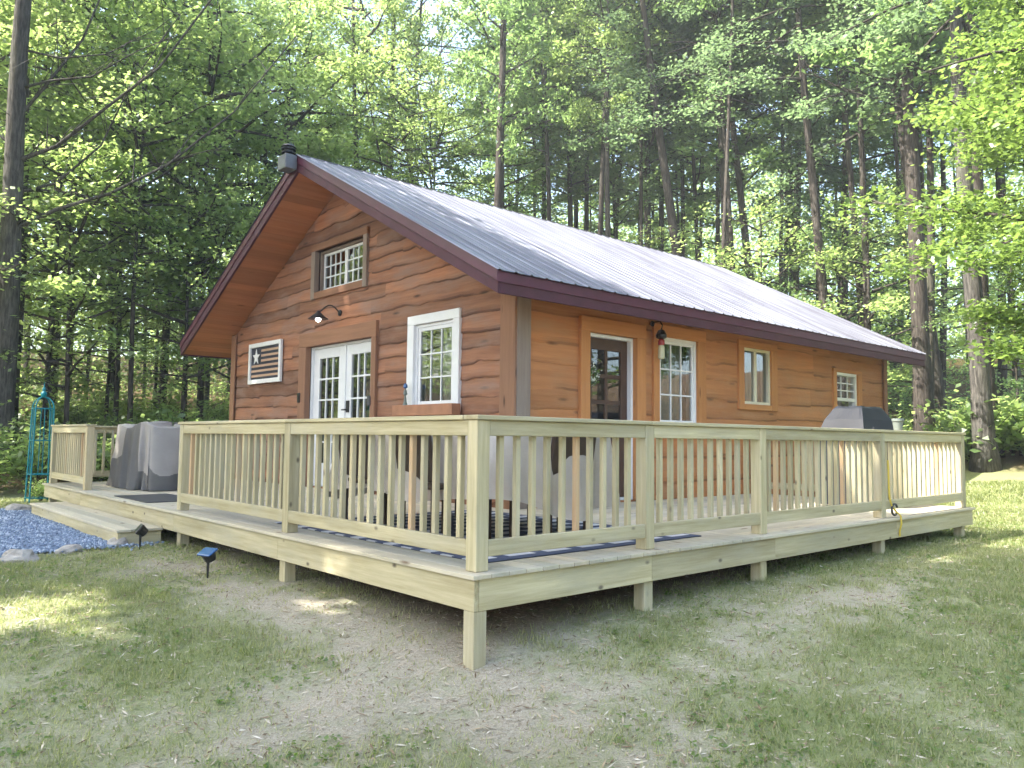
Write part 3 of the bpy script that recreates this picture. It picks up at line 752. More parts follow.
# side entrance door (brown, white jamb)
o = OPEN_S[0]; m_ = MB(); frame(sid, m_, o[0], o[1], .02, o[3], .045, -.13, -.005, wb=.03); w = m_.build('side_door', 'white', cabin); w['label'] = 'dark brown glazed door in a white jamb on the long side wall'
casing(sid, o, .17, .19, .19, 0, 'trim_orange_x', 'trim_orange_z', w, .07)
m_ = MB(); a, b = o[0]+.046, o[1]-.046; frame(sid, m_, a, b, .055, o[3]-.046, .13, -.11, -.07, wb=.9, wt=.15); m_.build('door_leaf', 'brown_door', w)
g = (a+.13, b-.13, .955, o[3]-.196); m_ = MB(); grid(sid, m_, *g, 2, 3, .055, -.105, -.078); m_.build('muntins', 'brown_door', w); pane(sid, *g, -.09, w)
m_ = MB(); m_.lathe([(.01, 0), (.012, .04), (.032, .05), (.032, .08), (.01, .09)], sid(b-.07, 1.0, -.07), 12, axis=(0, -1, 0)); m_.build('handle', 'black', w)
# tall nine pane window
o = OPEN_S[1]; m_ = MB(); frame(sid, m_, *o, .05, -.125, .02); w = m_.build('window', 'white', cabin); w['label'] = 'tall white nine pane window next to the side door'
casing(sid, o, .13, .20, .165, .1, 'trim_orange_x', 'trim_orange_z', w, .06)
g = (o[0]+.09, o[1]-.09, o[2]+.09, o[3]-.09); m_ = MB(); frame(sid, m_, o[0]+.051, o[1]-.051, o[2]+.051, o[3]-.051, .039, -.05, .005); m_.build('sash', 'white', w)
m_ = MB(); grid(sid, m_, *g, 3, 3, .022, -.03, -.005); m_.build('muntins', 'white', w); pane(sid, *g, -.018, w)
# slider
o = OPEN_S[2]; m_ = MB(); frame(sid, m_, *o, .045, -.125, .02); w = m_.build('window', 'cream', cabin); w['label'] = 'two pane sliding window with cream frame'
casing(sid, o, .15, .18, .11, .09, 'trim_orange_x', 'trim_orange_z', w, .055)
mid = (o[0]+o[1])/2; m_ = MB(); bx(sid, m_, mid-.035, mid+.035, o[2]+.046, o[3]-.046, -.06, .0); m_.build('meeting_rail', 'cream', w)
for a, b in ((o[0]+.046, mid-.036), (mid+.036, o[1]-.046)): pane(sid, a, b, o[2]+.046, o[3]-.046, -.03, w)
# small hung window at the far end
o = OPEN_S[3]; m_ = MB(); frame(sid, m_, *o, .055, -.125, .02); w = m_.build('window', 'white', cabin); w['label'] = 'small white window with gridded upper sash at the far end'
casing(sid, o, .12, .16, .06, .08, 'trim_orange_x', 'trim_orange_z', w, .055)
zm = 1.60; m_ = MB(); bx(sid, m_, o[0]+.056, o[1]-.056, zm-.03, zm+.03, -.06, .0); m_.build('meeting_rail', 'white', w)
m_ = MB(); grid(sid, m_, o[0]+.056, o[1]-.056, zm+.03, o[3]-.056, 3, 3, .022, -.04, -.015); m_.build('muntins', 'white', w)
pane(sid, o[0]+.056, o[1]-.056, zm+.03, o[3]-.056, -.027, w); pane(sid, o[0]+.056, o[1]-.056, o[2]+.056, zm-.03, -.05, w)
for (u, z, dz, mat) in ((8.40, 1.44, .16, 'black'), (6.23, 1.33, .14, 'dark_grey')):
    m_ = MB(); bx(gab, m_, u-.04, u+.04, z-dz/2, z+dz/2, .086, .105, .006); pl = m_.build('switch_box', mat, cabin)

# curtains behind the glass
def curtain(fn, u0, u1, z0, z1, d, label):
    m_ = MB(); n = 46
    for k in range(n):
        a = u0+(u1-u0)*k/n; b = u0+(u1-u0)*(k+1)/n; f = lambda u: d+.022*math.sin(u*62)+.012*math.sin(u*23)
        m_.face([fn(a, z0, f(a)), fn(b, z0, f(b)), fn(b, z1, f(b)), fn(a, z1, f(a))])
    tag(m_.build('curtain', 'curtain', origin=fn((u0+u1)/2, z0, d)), label, 'curtain')
curtain(gab, 4.62, 4.88, 1.0, 2.36, -.22, 'pale curtain hanging behind the gable window above the cedar box')
curtain(sid, 6.12, 6.66, .7, 2.3, -.22, 'grey green curtain hanging behind the tall nine pane window')
curtain(sid, 8.42, 8.76, 1.2, 2.36, -.24, 'dim curtain hanging behind the right pane of the cream slider')

# ------------------------------------------------------------------ things on the walls
t = thing('wall_lamp', gab(7.2, 2.73, .05), 'black gooseneck barn lamp lit above the french door', 'lamp')
m_ = MB(); m_.lathe([(.05, 0), (.05, .018), (.02, .03)], gab(7.2, 2.72, .045), 14, axis=(-1, 0, 0)); m_.build('mount_plate', 'black', t)
arc = [gab(7.2+.03*k/8, 2.72+.10*math.sin(math.pi*k/8*1.15), .06+.34*k/8) for k in range(9)]
m_ = MB(); m_.tube(arc, .011, 8); m_.build('arm', 'black', t)
e = Vector(arc[-1]); m_ = MB(); m_.lathe([(.02, .04), (.03, .02), (.05, .0), (.12, -.06), (.155, -.085), (.15, -.088)], e, 20); m_.build('lamp_shade', 'black', t)
m_ = MB(); m_.lathe([(.005, -.13), (.03, -.115), (.042, -.085), (.03, -.05)], e, 12); m_.build('bulb', 'bulb', t)

t = thing('flag_plaque', gab(9.78, 1.745, .05), 'white framed wooden flag plaque with one star and dark stripes on the gable', 'wall sign')
u0, u1, z0, z1 = 9.12, 10.43, 1.745, 2.48
m_ = MB(); frame(gab, m_, u0, u1, z0, z1, .075, .05, .095); m_.build('frame', 'white_paint', t)
m_ = MB(); bx(gab, m_, u0+.076, u1-.076, z0+.076, z1-.076, .052, .066, 0); m_.build('panel', 'navy', t)
zz0, zz1 = z0+.076, z1-.076; nstr = 13; hs = (zz1-zz0)/nstr; us = u1-.076-.42
for k in range(1, nstr, 2):
    ub = us if k > 6 else u1-.09
    m_ = MB(); bx(gab, m_, u0+.08, ub, zz0+k*hs, zz0+(k+1)*hs-.003, .0665, .074, .001); m_.build('stripe', 'tan', t)
cu, cz = u1-.076-.21, zz1-.175; m_ = MB(); pts = []
for k in range(10):
    r_ = .15 if k % 2 == 0 else .06; a = math.pi/2+k*math.pi/5; pts.append((cu+r_*math.cos(a), cz+r_*math.sin(a)))
for k in range(10):
    p, q = pts[k], pts[(k+1) % 10]; m_.face([gab(cu, cz, .078), gab(*p, .076), gab(*q, .076)]); m_.face([gab(*q, .076), gab(*p, .076), gab(*p, .066), gab(*q, .066)])
m_.build('star', 'white_paint', t)

t = thing('planter_box', gab(4.9, 1.10, .15), 'low reddish cedar planter box under the white gable window', 'planter')
m_ = MB()
for d in (.082, .202): bx(gab, m_, 4.10, 5.42, 1.095, 1.235, d, d+.02)
for u in (4.10, 5.40): bx(gab, m_, u, u+.02, 1.095, 1.235, .1025, .2015)
bx(gab, m_, 4.1205, 5.3995, 1.096, 1.115, .1025, .2015); m_.build('box', 'terracotta', t)
m_ = MB(); bx(gab, m_, 4.121, 5.399, 1.1155, 1.205, .103, .201, 0); m_.build('soil', 'dark', t)
t = thing('garden_ornament', gab(5.22, 1.206, .15), 'tiny pale blue figurine standing in the left end of the cedar planter', 'ornament')
m_ = MB(); m_.lathe([(.03, 0), (.035, .03), (.02, .08), (.012, .16), (.03, .18), (.02, .23), (.004, .25)], gab(5.22, 1.206, .15), 12); m_.build('body', 'pot', t)
m_ = MB(); m_.lathe([(.002, .25), (.03, .27), (.025, .31), (.004, .33)], gab(5.22, 1.206, .15), 10); m_.build('head', 'blue_panel', t)

t = thing('door_wreath', sid(4.50, 1.62, -.02), 'small wreath of white and green flowers hanging on the brown side door', 'wreath')
rr = random.Random(4); V = []; T_ = []
m_ = MB()
ring = [sid(4.52+.07*math.cos(a), 1.62+.09*math.sin(a), -.03) for a in np.linspace(0, 2*math.pi, 17)]; m_.tube(ring, .02, 6, cap=False); m_.build('ring', 'leaf_dark', t)
for nm, mat, n in (('flowers', 'petal', 60), ('leaves', 'leaf_maple', 70)):
    m_ = MB()
    for k in range(n):
        a = rr.uniform(0, 6.28); r_ = .085+rr.gauss(0, .028); c_ = Vector(sid(4.52+r_*.9*math.cos(a), 1.62+r_*1.1*math.sin(a), -.03+rr.uniform(0, .04)))
        ax = Vector((rr.gauss(0, 1), rr.gauss(0, .6), rr.gauss(0, 1))).normalized()*rr.uniform(.015, .03); bx_ = ax.cross(Vector((rr.gauss(0, 1), rr.gauss(0, 1), rr.gauss(0, 1)))).normalized()*.014
        m_.face([c_-ax, c_-bx_, c_+ax, c_+bx_], tint=rr.random())
    m_.build(nm, mat, t)
t = thing('bird_feeder', sid(5.62, 2.22, .18), 'hanging feeder with red top and pale bottle between door and tall window', 'feeder')
m_ = MB(); m_.tube([sid(5.62, 2.42, .07), sid(5.62, 2.42, .2), sid(5.62, 2.36, .24), sid(5.62, 2.30, .22)], .009, 6); m_.lathe([(.04, 0), (.04, .015)], sid(5.62, 2.40, .062), 10, axis=(0, -1, 0)); m_.build('bracket', 'black', t)
c_ = sid(5.62, 2.0, .22)
m_ = MB(); m_.lathe([(.004, .31), (.045, .29), (.075, .23), (.07, .19), (.03, .17)], c_, 14); m_.build('dome', 'black', t)
m_ = MB(); m_.lathe([(.03, .17), (.045, .15), (.045, .10), (.035, .09)], c_, 14); m_.build('lid', 'red', t)
m_ = MB(); m_.lathe([(.03, .09), (.042, .07), (.045, -.08), (.03, -.10)], c_, 14); m_.build('bottle', 'glasspot', t)

# ================================================================== THINGS ON THE DECK
def fabric(name, mats, cx, cy, hx, hy, h, parent, flare=.06, fold=.03, p=5., hem=lambda a: .012, nth=120, nz=26, topk=.05, band=None, seed=0, dome=None, rot=0, panels=None):
    """A cloth draped over a box: rounded plan, folds growing towards the hem."""
    rr = random.Random(seed); ph = [rr.uniform(0, 6.28) for _ in range(6)]; m_ = MB()
    def pt(a, s):
        c_, s_ = math.cos(a), math.sin(a); k = (abs(c_)**p+abs(s_)**p)**(-1/p)
        fl = fold*s**1.2*(math.sin(9*a+ph[0])+.7*math.sin(14*a+ph[1]+s)+.4*math.sin(23*a+ph[2]))
        rx, ry = hx+flare*s+fl, hy+flare*s+fl
        z1 = hem(a); z = h-(h-z1)*s+.012*math.sin(5*a+ph[3])*(1-s)
        x, y = k*c_*rx, k*s_*ry
        cr, sr = math.cos(rot), math.sin(rot); return (cx+x*cr-y*sr, cy+x*sr+y*cr, z)
    for i in range(nth):
        a0, a1 = 2*math.pi*i/nth, 2*math.pi*(i+1)/nth
        for j in range(nz):
            s0, s1 = j/nz, (j+1)/nz; mi = 0
            if band is not None: mi = band((a0+a1)/2, (s0+s1)/2)
            m_.face([pt(a0, s0), pt(a0, s1), pt(a1, s1), pt(a1, s0)][::-1], mi)
        def top(a, q):
            x, y, z = pt(a, 0); wob = .018*noise.noise(Vector((x*2, y*2, seed)))
            return (cx+(x-cx)*q, cy+(y-cy)*q, z+topk*(1-q*q)**.5+wob*(1-q))
        for j in range(6):
            q0, q1 = j/6, (j+1)/6
            mi = band((a0+a1)/2, 0) if band else 0
            if j == 0: m_.face([top(a0, 0), top(a0, q1), top(a1, q1)], mi)
            else: m_.face([top(a0, q0), top(a0, q1), top(a1, q1), top(a1, q0)], mi)
    ob = m_.build(name, mats, parent, smooth=True, origin=None if parent else (cx, cy, 0))
    bm = bmesh.new(); bm.from_mesh(ob.data); bmesh.ops.remove_doubles(bm, verts=bm.verts, dist=.0004); bm.to_mesh(ob.data); bm.free()
    return ob
# covered furniture on the left
def band(a, s):
    a = a % (2*math.pi); left = 2.35 < a < 3.05
    if s > .70+.06*math.sin(2*a): return 1
    if left and s > .02: return 1
    return 0
def drape_cover():
    m_ = MB(); x0, x1, y0, y1, h = .70, 1.95, 8.22, 9.90, .985
    rr = random.Random(6); n = 300; nz = 70
    P_ = []                                     # rounded rectangle, counter-clockwise
    def rect(f):
        per = [(x0, y0, x1, y0), (x1, y0, x1, y1), (x1, y1, x0, y1), (x0, y1, x0, y0)]; L = [x1-x0, y1-y0]*2; d = f*sum(L)
        for (ax, ay, bx_, by), l in zip(per, L):
            if d <= l: return ax+(bx_-ax)*d/l, ay+(by-ay)*d/l
            d -= l
        return x0, y0
    cx_, cy_ = (x0+x1)/2, (y0+y1)/2
    folds = [(rr.random(), rr.uniform(.008, .022), rr.choice((-1, 1))*rr.uniform(.03, .10), rr.uniform(-.12, .12)) for _ in range(34)]
    def pt(f, s_):
        x, y = rect(f % 1.0); k = .0
        for f0, w_, amp, sl in folds:
            dd = (f-f0-sl*s_*.35+.5) % 1.0-.5; k += amp*math.exp(-(dd/w_)**2)*(.15+s_**1.1)
        k += .05*s_+.02*math.sin(f*40)*s_
        vx, vy = x-cx_, y-cy_; L = math.hypot(vx, vy); c_ = 1-.10*max(0, (abs(vx)/(x1-x0)*2)**6*(abs(vy)/(y1-y0)*2)**6)
        x, y = cx_+vx*c_+vx/L*k, cy_+vy*c_+vy/L*k
        top = h-.05*math.sin(f*2*math.pi*2+.6)**2-.04*(math.sin(f*2*math.pi*3+1)**2)
        hem = .012+.05*max(0, math.sin(f*31+1))*0
        return (x, y, top+(hem-top)*s_)
    for i in range(n):
        f0, f1 = i/n, (i+1)/n
        for j in range(nz):
            a, b = j/nz, (j+1)/nz; f = (f0+f1)/2; s_ = (a+b)/2
            x, y = rect(f); leftend = x < x0+.01 and y > y0+.34
            lim = .62+.16*math.sin(f*21)+.05*math.sin(f*57)
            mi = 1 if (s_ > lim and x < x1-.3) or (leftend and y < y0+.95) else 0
            m_.face([pt(f0, a), pt(f0, b), pt(f1, b), pt(f1, a)], mi)
        def top(f, q):
            x, y, z = pt(f, 0); return (cx_+(x-cx_)*q, cy_+(y-cy_)*q, z+(.03+.03*noise.noise(Vector((x*3*q, y*3*q, 2.))))*(1-q)**.5)
        for j in range(8):
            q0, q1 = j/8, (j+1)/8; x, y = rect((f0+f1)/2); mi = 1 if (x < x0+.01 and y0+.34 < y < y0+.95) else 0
            m_.face([top(f0, q0), top(f0, q1), top(f1, q1), top(f1, q0)] if j else [top(f0, 0), top(f0, q1), top(f1, q1)], mi)
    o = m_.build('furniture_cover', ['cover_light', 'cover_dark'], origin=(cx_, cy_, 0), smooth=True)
    bm = bmesh.new(); bm.from_mesh(o.data); bmesh.ops.remove_doubles(bm, verts=bm.verts, dist=.0006); bmesh.ops.recalc_face_normals(bm, faces=bm.faces); bm.to_mesh(o.data); bm.free()
    return o
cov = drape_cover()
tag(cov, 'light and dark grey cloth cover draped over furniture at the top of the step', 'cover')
m_ = MB(); m_.box(.10, .78, 6.25, 7.55, .001, .011, 0, .004); tag(m_.build('door_mat', 'dark_grey', origin=(.44, 6.9, 0)), 'dark flat doormat on the deck at the top of the step', 'mat')
# patio set under a clear sheet, on a rug
m_ = MB(); m_.box(.34, 2.74, .32, 3.35, .001, .009, 0, .003); tag(m_.build('outdoor_rug', 'rug', origin=(1.5, 1.8, 0)), 'navy outdoor rug with pale blocks under the covered table', 'rug')
t = thing('patio_table', (1.55, 1.95, .009), 'dark patio table standing under the clear plastic sheet', 'table')
m_ = MB(); m_.box(1.05, 2.05, 1.15, 2.75, .70, .74, 0, .01); m_.build('tabletop', 'furniture', t)
for x, y in ((1.10, 1.2), (1.94, 1.2), (1.10, 2.64), (1.94, 2.64)): m_ = MB(); m_.box(x, x+.06, y, y+.06, .009, .699, 0, .006); m_.build('leg', 'furniture', t)
def chair(x, y, rz, label):
    t = thing('patio_chair', (0, 0, 0), label, 'chair', 'patio chairs under the plastic sheet')
    m_ = MB(); m_.box(-.24, .24, -.24, .24, .40, .45, 0, .012); m_.build('seat', 'furniture', t)
    m_ = MB(); m_.hexa([(-.24, .19, .455), (.24, .19, .455), (.24, .24, .455), (-.24, .24, .455), (-.24, .27, .86), (.24, .27, .86), (.24, .31, .86), (-.24, .31, .86)], 0, .012); m_.build('backrest', 'furniture', t)
    for a, b in ((-.23, -.23), (.19, -.23), (-.23, .19), (.19, .19)): m_ = MB(); m_.box(a, a+.04, b, b+.04, 0, .399, 0, .005); m_.build('leg', 'furniture', t)
    t.location = (x, y, .009); t.rotation_euler = (0, 0, rz)
chair(.86, 1.5, R(90), 'dark patio chair on the gable railing side, nearer the corner'); chair(.86, 2.4, R(90), 'dark patio chair on the gable railing side, farther from the corner')
chair(1.55, .95, R(180), 'dark patio chair with its back to the front railing'); chair(2.24, 1.9, R(-90), 'dark patio chair on the cabin side of the table')
sheet = fabric('plastic_sheet', ['plastic'], 1.52, 2.0, .86, 1.30, .90, None, .05, .060, 3.5, hem=lambda a: .29+.07*math.sin(2*a+1)+.05*math.sin(5*a), seed=9, topk=.06, nth=110)
tag(sheet, 'clear plastic sheet draped over the patio table and chairs near the corner post', 'plastic cover')
# covered grill at the right end
t = thing('covered_grill', (7.3, 1.1, 0), 'tall grill under a black cover beside the right end railing', 'grill')
m_ = MB()
gx0, gx1, gy0, gy1 = 6.75, 7.80, .74, 1.34
def ringpts(x0, x1, y0, y1, z): return [(x0, y0, z), (x1, y0, z), (x1, y1, z), (x0, y1, z)]
lv = [(-.02, .02), (-.01, .45), (.0, .86), (.0, .90), (.05, .985), (.10, 1.10), (.22, 1.24), (.27, 1.27)]
def grill_ring(k):
    d, z = lv[k]; n = 12; out = []
    x0, x1, y0, y1 = gx0+d*1.0, gx1-d*.85, gy0+d*.55, gy1-d*.5
    for (ax, ay, bx_, by) in ((x0, y0, x1, y0), (x1, y0, x1, y1), (x1, y1, x0, y1), (x0, y1, x0, y0)):
        for i in range(n):
            f = i/n; w_ = .004*math.sin(f*7+k*.3); nx, ny = (by-ay), -(bx_-ax); L = math.hypot(nx, ny)
            out.append((ax+(bx_-ax)*f+nx/L*w_, ay+(by-ay)*f+ny/L*w_, z+.006*math.sin(f*9+k*2)))
    return out
rg = [grill_ring(k) for k in range(len(lv))]
for a, b in zip(rg, rg[1:]):
    for i in range(len(a)): j = (i+1) % len(a); m_.face([a[i], a[j], b[j], b[i]])
m_.face(rg[-1]); m_.build('cover', 'cover_black', t)
m_ = MB(); m_.tube([(6.93, .72, .06), (6.93, .70, 1.0)], .008, 6); m_.tube([(7.62, .72, .06), (7.62, .70, 1.0)], .008, 6); m_.build('tie_strap', 'dark_grey', t)
px, py = 6.30, .145
t = thing('small_pot', (px, py, .949), 'little pale green pot standing on the front railing cap beside the grill', 'pot')
m_ = MB(); m_.lathe([(.045, .0), (.058, .10), (.066, .105), (.066, .135), (.054, .136), (.05, .11)], (px, py, .949), 18); m_.build('pot', 'pot', t, smooth=False)
m_ = MB(); m_.lathe([(.052, .108), (.01, .112)], (px, py, .949), 14); m_.build('soil', 'dark', t)
# yellow cord on the fourth post
cx_ = 5.75; t = thing('yellow_cord', (cx_, .06, 0), 'yellow cord with a black end loop hanging on the fourth railing post', 'cord')
pts = [(cx_+.06, .060, .62), (cx_+.065, .058, .50), (cx_+.06, .055, .38), (cx_+.07, .055, .22), (cx_+.11, .05, .13), (cx_+.18, .03, .06), (cx_+.2, -.005, .02), (cx_+.2, -.013, -.06), (cx_+.21, .012, -.15), (cx_+.22, .016, -.20)]
m_ = MB(); m_.tube(pts, .010, 7); m_.build('cord', 'yellow', t)
m_ = MB(); m_.tube([(cx_+.17+.07*math.cos(a), .045, .085+.06*math.sin(a)) for a in np.linspace(.4, 5.6, 16)], .012, 7); m_.build('loop', 'black', t)

# ================================================================== YARD THINGS
def path_light(x, y, label, tilt, az, mat):
    z = G(x, y); t = thing('path_light', (x, y, z), label, 'garden light', 'solar stake lights in the lawn')
    m_ = MB(); m_.tube([(x, y, z-.05), (x, y, z+.10), (x, y, z+.16)], [.006, .012, .014], 8); m_.build('stake', 'black', t)
    h = Vector((x, y, z+.20)); A_ = Vector((math.cos(az)*math.sin(tilt), math.sin(az)*math.sin(tilt), math.cos(tilt)))
    m_ = MB(); m_.lathe([(.02, -.06), (.045, -.05), (.055, .0), (.06, .02)], h-A_*.01, 14, axis=A_); m_.build('lamp_head', 'black', t)
    m_ = MB(); r_ = A_.cross(Vector((0, 0, 1))).normalized(); u_ = r_.cross(A_)
    P = lambda i, j, k: h+r_*(.075*i)+u_*(.055*j)+A_*k
    m_.hexa([P(-1, -1, .012), P(1, -1, .012), P(1, 1, .012), P(-1, 1, .012), P(-1, -1, .032), P(1, -1, .032), P(1, 1, .032), P(-1, 1, .032)], 0, .006); m_.build('solar_panel', mat, t)
path_light(-.35, 3.13, 'black stake light with blue solar panel nearest the deck rim', R(28), R(200), 'blue_panel')
path_light(-.31, 5.07, 'black stake light before the near end of the wooden step', R(50), R(170), 'black')
# teal obelisk trellis beyond the far deck corner
ox, oy = .06, 11.68; oz = G(ox, oy)
t = thing('garden_obelisk', (ox, oy, oz), 'tall turquoise iron obelisk trellis beyond the far deck corner', 'trellis')
H_, wb, wt = 1.58, .165, .135
corner = lambda sx, sy, f: (ox+sx*(wb+(wt-wb)*f), oy+sy*(wb+(wt-wb)*f), oz+H_*f)
for sx, sy in ((-1, -1), (1, -1), (1, 1), (-1, 1)):
    m_ = MB(); m_.tube([corner(sx, sy, 0), corner(sx, sy, 1)], .013, 6); m_.build('leg', 'teal', t)
for f in (.05, .30, .66, 1.0):
    m_ = MB(); q = [corner(sx, sy, f) for sx, sy in ((-1, -1), (1, -1), (1, 1), (-1, 1), (-1, -1))]
    for a, b in zip(q, q[1:]): m_.tube([a, b], .010, 6)
    m_.build('ring_bar', 'teal', t)
m_ = MB()
for sx, sy in ((0, -1), (0, 1), (-1, 0), (1, 0)): m_.tube([corner(sx, sy, .30), corner(sx, sy, 1)], .008, 5)
m_.build('upright', 'teal', t)
m_ = MB()
for sx, sy in ((-1, -1), (1, -1), (1, 1), (-1, 1)):
    m_.tube([(ox+sx*wt*math.cos(a)*1., oy+sy*wt*math.cos(a), oz+H_+.20*math.sin(a)) for a in np.linspace(0, math.pi/2, 8)], .011, 6)
m_.build('dome', 'teal', t)
m_ = MB(); m_.lathe([(.02, .19), (.045, .22), (.05, .26), (.02, .30), (.03, .33), (.012, .37), (.002, .46)], (ox, oy, oz+H_), 12); m_.build('finial', 'teal', t)

# ================================================================== TREES
def leaf_quads(cent, size, rng, flat=.45, asp=.6):
    n = len(cent); nrm = rng.normal(0, flat, (n, 3)); nrm[:, 2] += 1; nrm /= np.linalg.norm(nrm, axis=1)[:, None]
    d = rng.normal(0, 1, (n, 3)); d -= nrm*(d*nrm).sum(1)[:, None]; d /= np.linalg.norm(d, axis=1)[:, None]; e = np.cross(nrm, d)
    L = (size*rng.uniform(.6, 1.25, n))[:, None]*.5
    return np.stack([cent-d*L, cent+e*L*asp+d*L*.15, cent+d*L, cent-e*L*asp+d*L*.15], 1)
def crown_mesh(name, seed, h, spread, nbr, per, leaf, mat, style='maple', tint0=.5):
    """Crown round a vertical axis, z from 0 to h: limbs (bark) with leaf sprays. Returns a mesh with leaf and bark slots."""
    rr = random.Random(seed); rng = np.random.default_rng(seed); mb = MB(); cents = []; tn = []
    for i in range(nbr):
        f = (i+rr.random())/nbr; z0 = h*f*.93
        prof = (.45+.9*f*(1-f)*2.4) if style != 'hemlock' else (1.05-.85*f)
        if style == 'under': prof = .55+.6*math.sin(math.pi*min(1, f*1.1))
        L = spread*prof*rr.uniform(.6, 1.2); a = i*2.399+rr.uniform(-.5, .5)
        up = {'maple': rr.uniform(.25, .9), 'hemlock': rr.uniform(-.05, .25), 'under': rr.uniform(.1, .6)}[style]*(.5+.7*f)
        d = Vector((math.cos(a), math.sin(a), up)).normalized(); p = Vector((0, 0, z0)); pts = [p.copy()]; ns = 6
        bend = rr.uniform(-.10, .06) if style != 'hemlock' else -.10
        for k in range(ns):
            d = (d+Vector((rr.gauss(0, .10), rr.gauss(0, .10), bend+rr.gauss(0, .05)))).normalized(); p = p+d*(L/ns); pts.append(p.copy())
        r0 = .012+.011*L; mb.tube(pts, [r0*(1-.8*k/ns) for k in range(ns+1)], 5, cap=False)
        tb = tint0+rr.uniform(-.22, .22)
        nsub = max(3, int(L*2.2))
        for s_ in range(nsub):
            f2 = rr.uniform(.28, 1.0); idx = min(ns-1, int(f2*ns)); q = pts[idx].lerp(pts[idx+1], f2*ns-idx)
            side = rr.choice((-1, 1)); dl = (pts[idx+1]-pts[idx]).normalized(); lat = dl.cross(Vector((0, 0, 1))).normalized()*side
            sd = (dl*rr.uniform(.3, 1.)+lat*rr.uniform(.3, 1.)+Vector((0, 0, rr.uniform(-.15, .25)))).normalized(); sl = rr.uniform(.35, .95)*(.5+.25*L*(1.15-f2))
            e = q+sd*sl; mb.tube([q, q.lerp(e, .5)+Vector((0, 0, .03)), e], [.009, .006, .003], 4, cap=False)
            nl = int(per*rr.uniform(.5, 1.4)); tt = np.array([rr.uniform(.25, 1.05) for _ in range(nl)])[:, None]
            c_ = np.array(q)+(np.array(e)-np.array(q))*tt; rad = .13+.20*sl
            c_ = c_+rng.normal(0, 1, (nl, 3))*np.array([rad, rad, rad*(.34 if style != 'maple' else .45)])
            c_[:, 2] -= .10*rng.random(nl)
            cents.append(c_); tn.append(np.clip(tb+rr.uniform(-.12, .12)+rng.normal(0, .16, nl), 0, 1))
    cents = np.concatenate(cents); tn = np.concatenate(tn); Q = leaf_quads(cents, leaf, rng)
    me = quads(name, Q, mat, tn)
    # add the limb geometry as a second material slot
    bm = bmesh.new(); bm.from_mesh(me); lay = bm.faces.layers.float.get('tint')
    vs = [bm.verts.new(v) for v in mb.v]
    for f in mb.f:
        try: fc = bm.faces.new([vs[i] for i in f]); fc.material_index = 1; fc.smooth = True
        except ValueError: pass
    bm.to_mesh(me); bm.free(); me.materials.append(M['bark'])
    return me
CR = {
 'tall_a': crown_mesh('crown', 1, 11, 3.6, 38, 60, .16, 'leaf'),
 'tall_b': crown_mesh('crown', 2, 12, 3.2, 40, 58, .16, 'leaf', tint0=.6),
 'tall_c': crown_mesh('crown', 3, 12, 3.4, 42, 62, .16, 'leaf_dark', tint0=.45),
 'hem_a': crown_mesh('crown', 4, 11, 3.0, 48, 72, .125, 'leaf_blue', 'hemlock'),
 'under_a': crown_mesh('crown', 5, 4.6, 2.3, 26, 48, .12, 'leaf', 'under', .65),
 'under_b': crown_mesh('crown', 6, 5.2, 2.1, 26, 48, .12, 'leaf', 'under', .45),
 'under_c': crown_mesh('crown', 7, 4.2, 2.2, 24, 48, .12, 'leaf_dark', 'under', .5),
 'near': crown_mesh('crown', 8, 6.0, 2.7, 44, 160, .105, 'leaf_maple', 'under', .5),
 'near_l': crown_mesh('crown', 18, 6.0, 2.7, 42, 110, .115, 'leaf', 'under', .6),
 'shade': crown_mesh('crown', 9, 9.0, 4.2, 46, 92, .26, 'leaf_dark', 'maple', .5),
}
CRH = {'tall_a': 11, 'tall_b': 12, 'tall_c': 12, 'hem_a': 11, 'under_a': 4.6, 'under_b': 5.2, 'under_c': 4.2, 'near': 6, 'near_l': 6, 'shade': 9}
RIGHT = Vector((math.sin(YAW), -math.cos(YAW), 0))
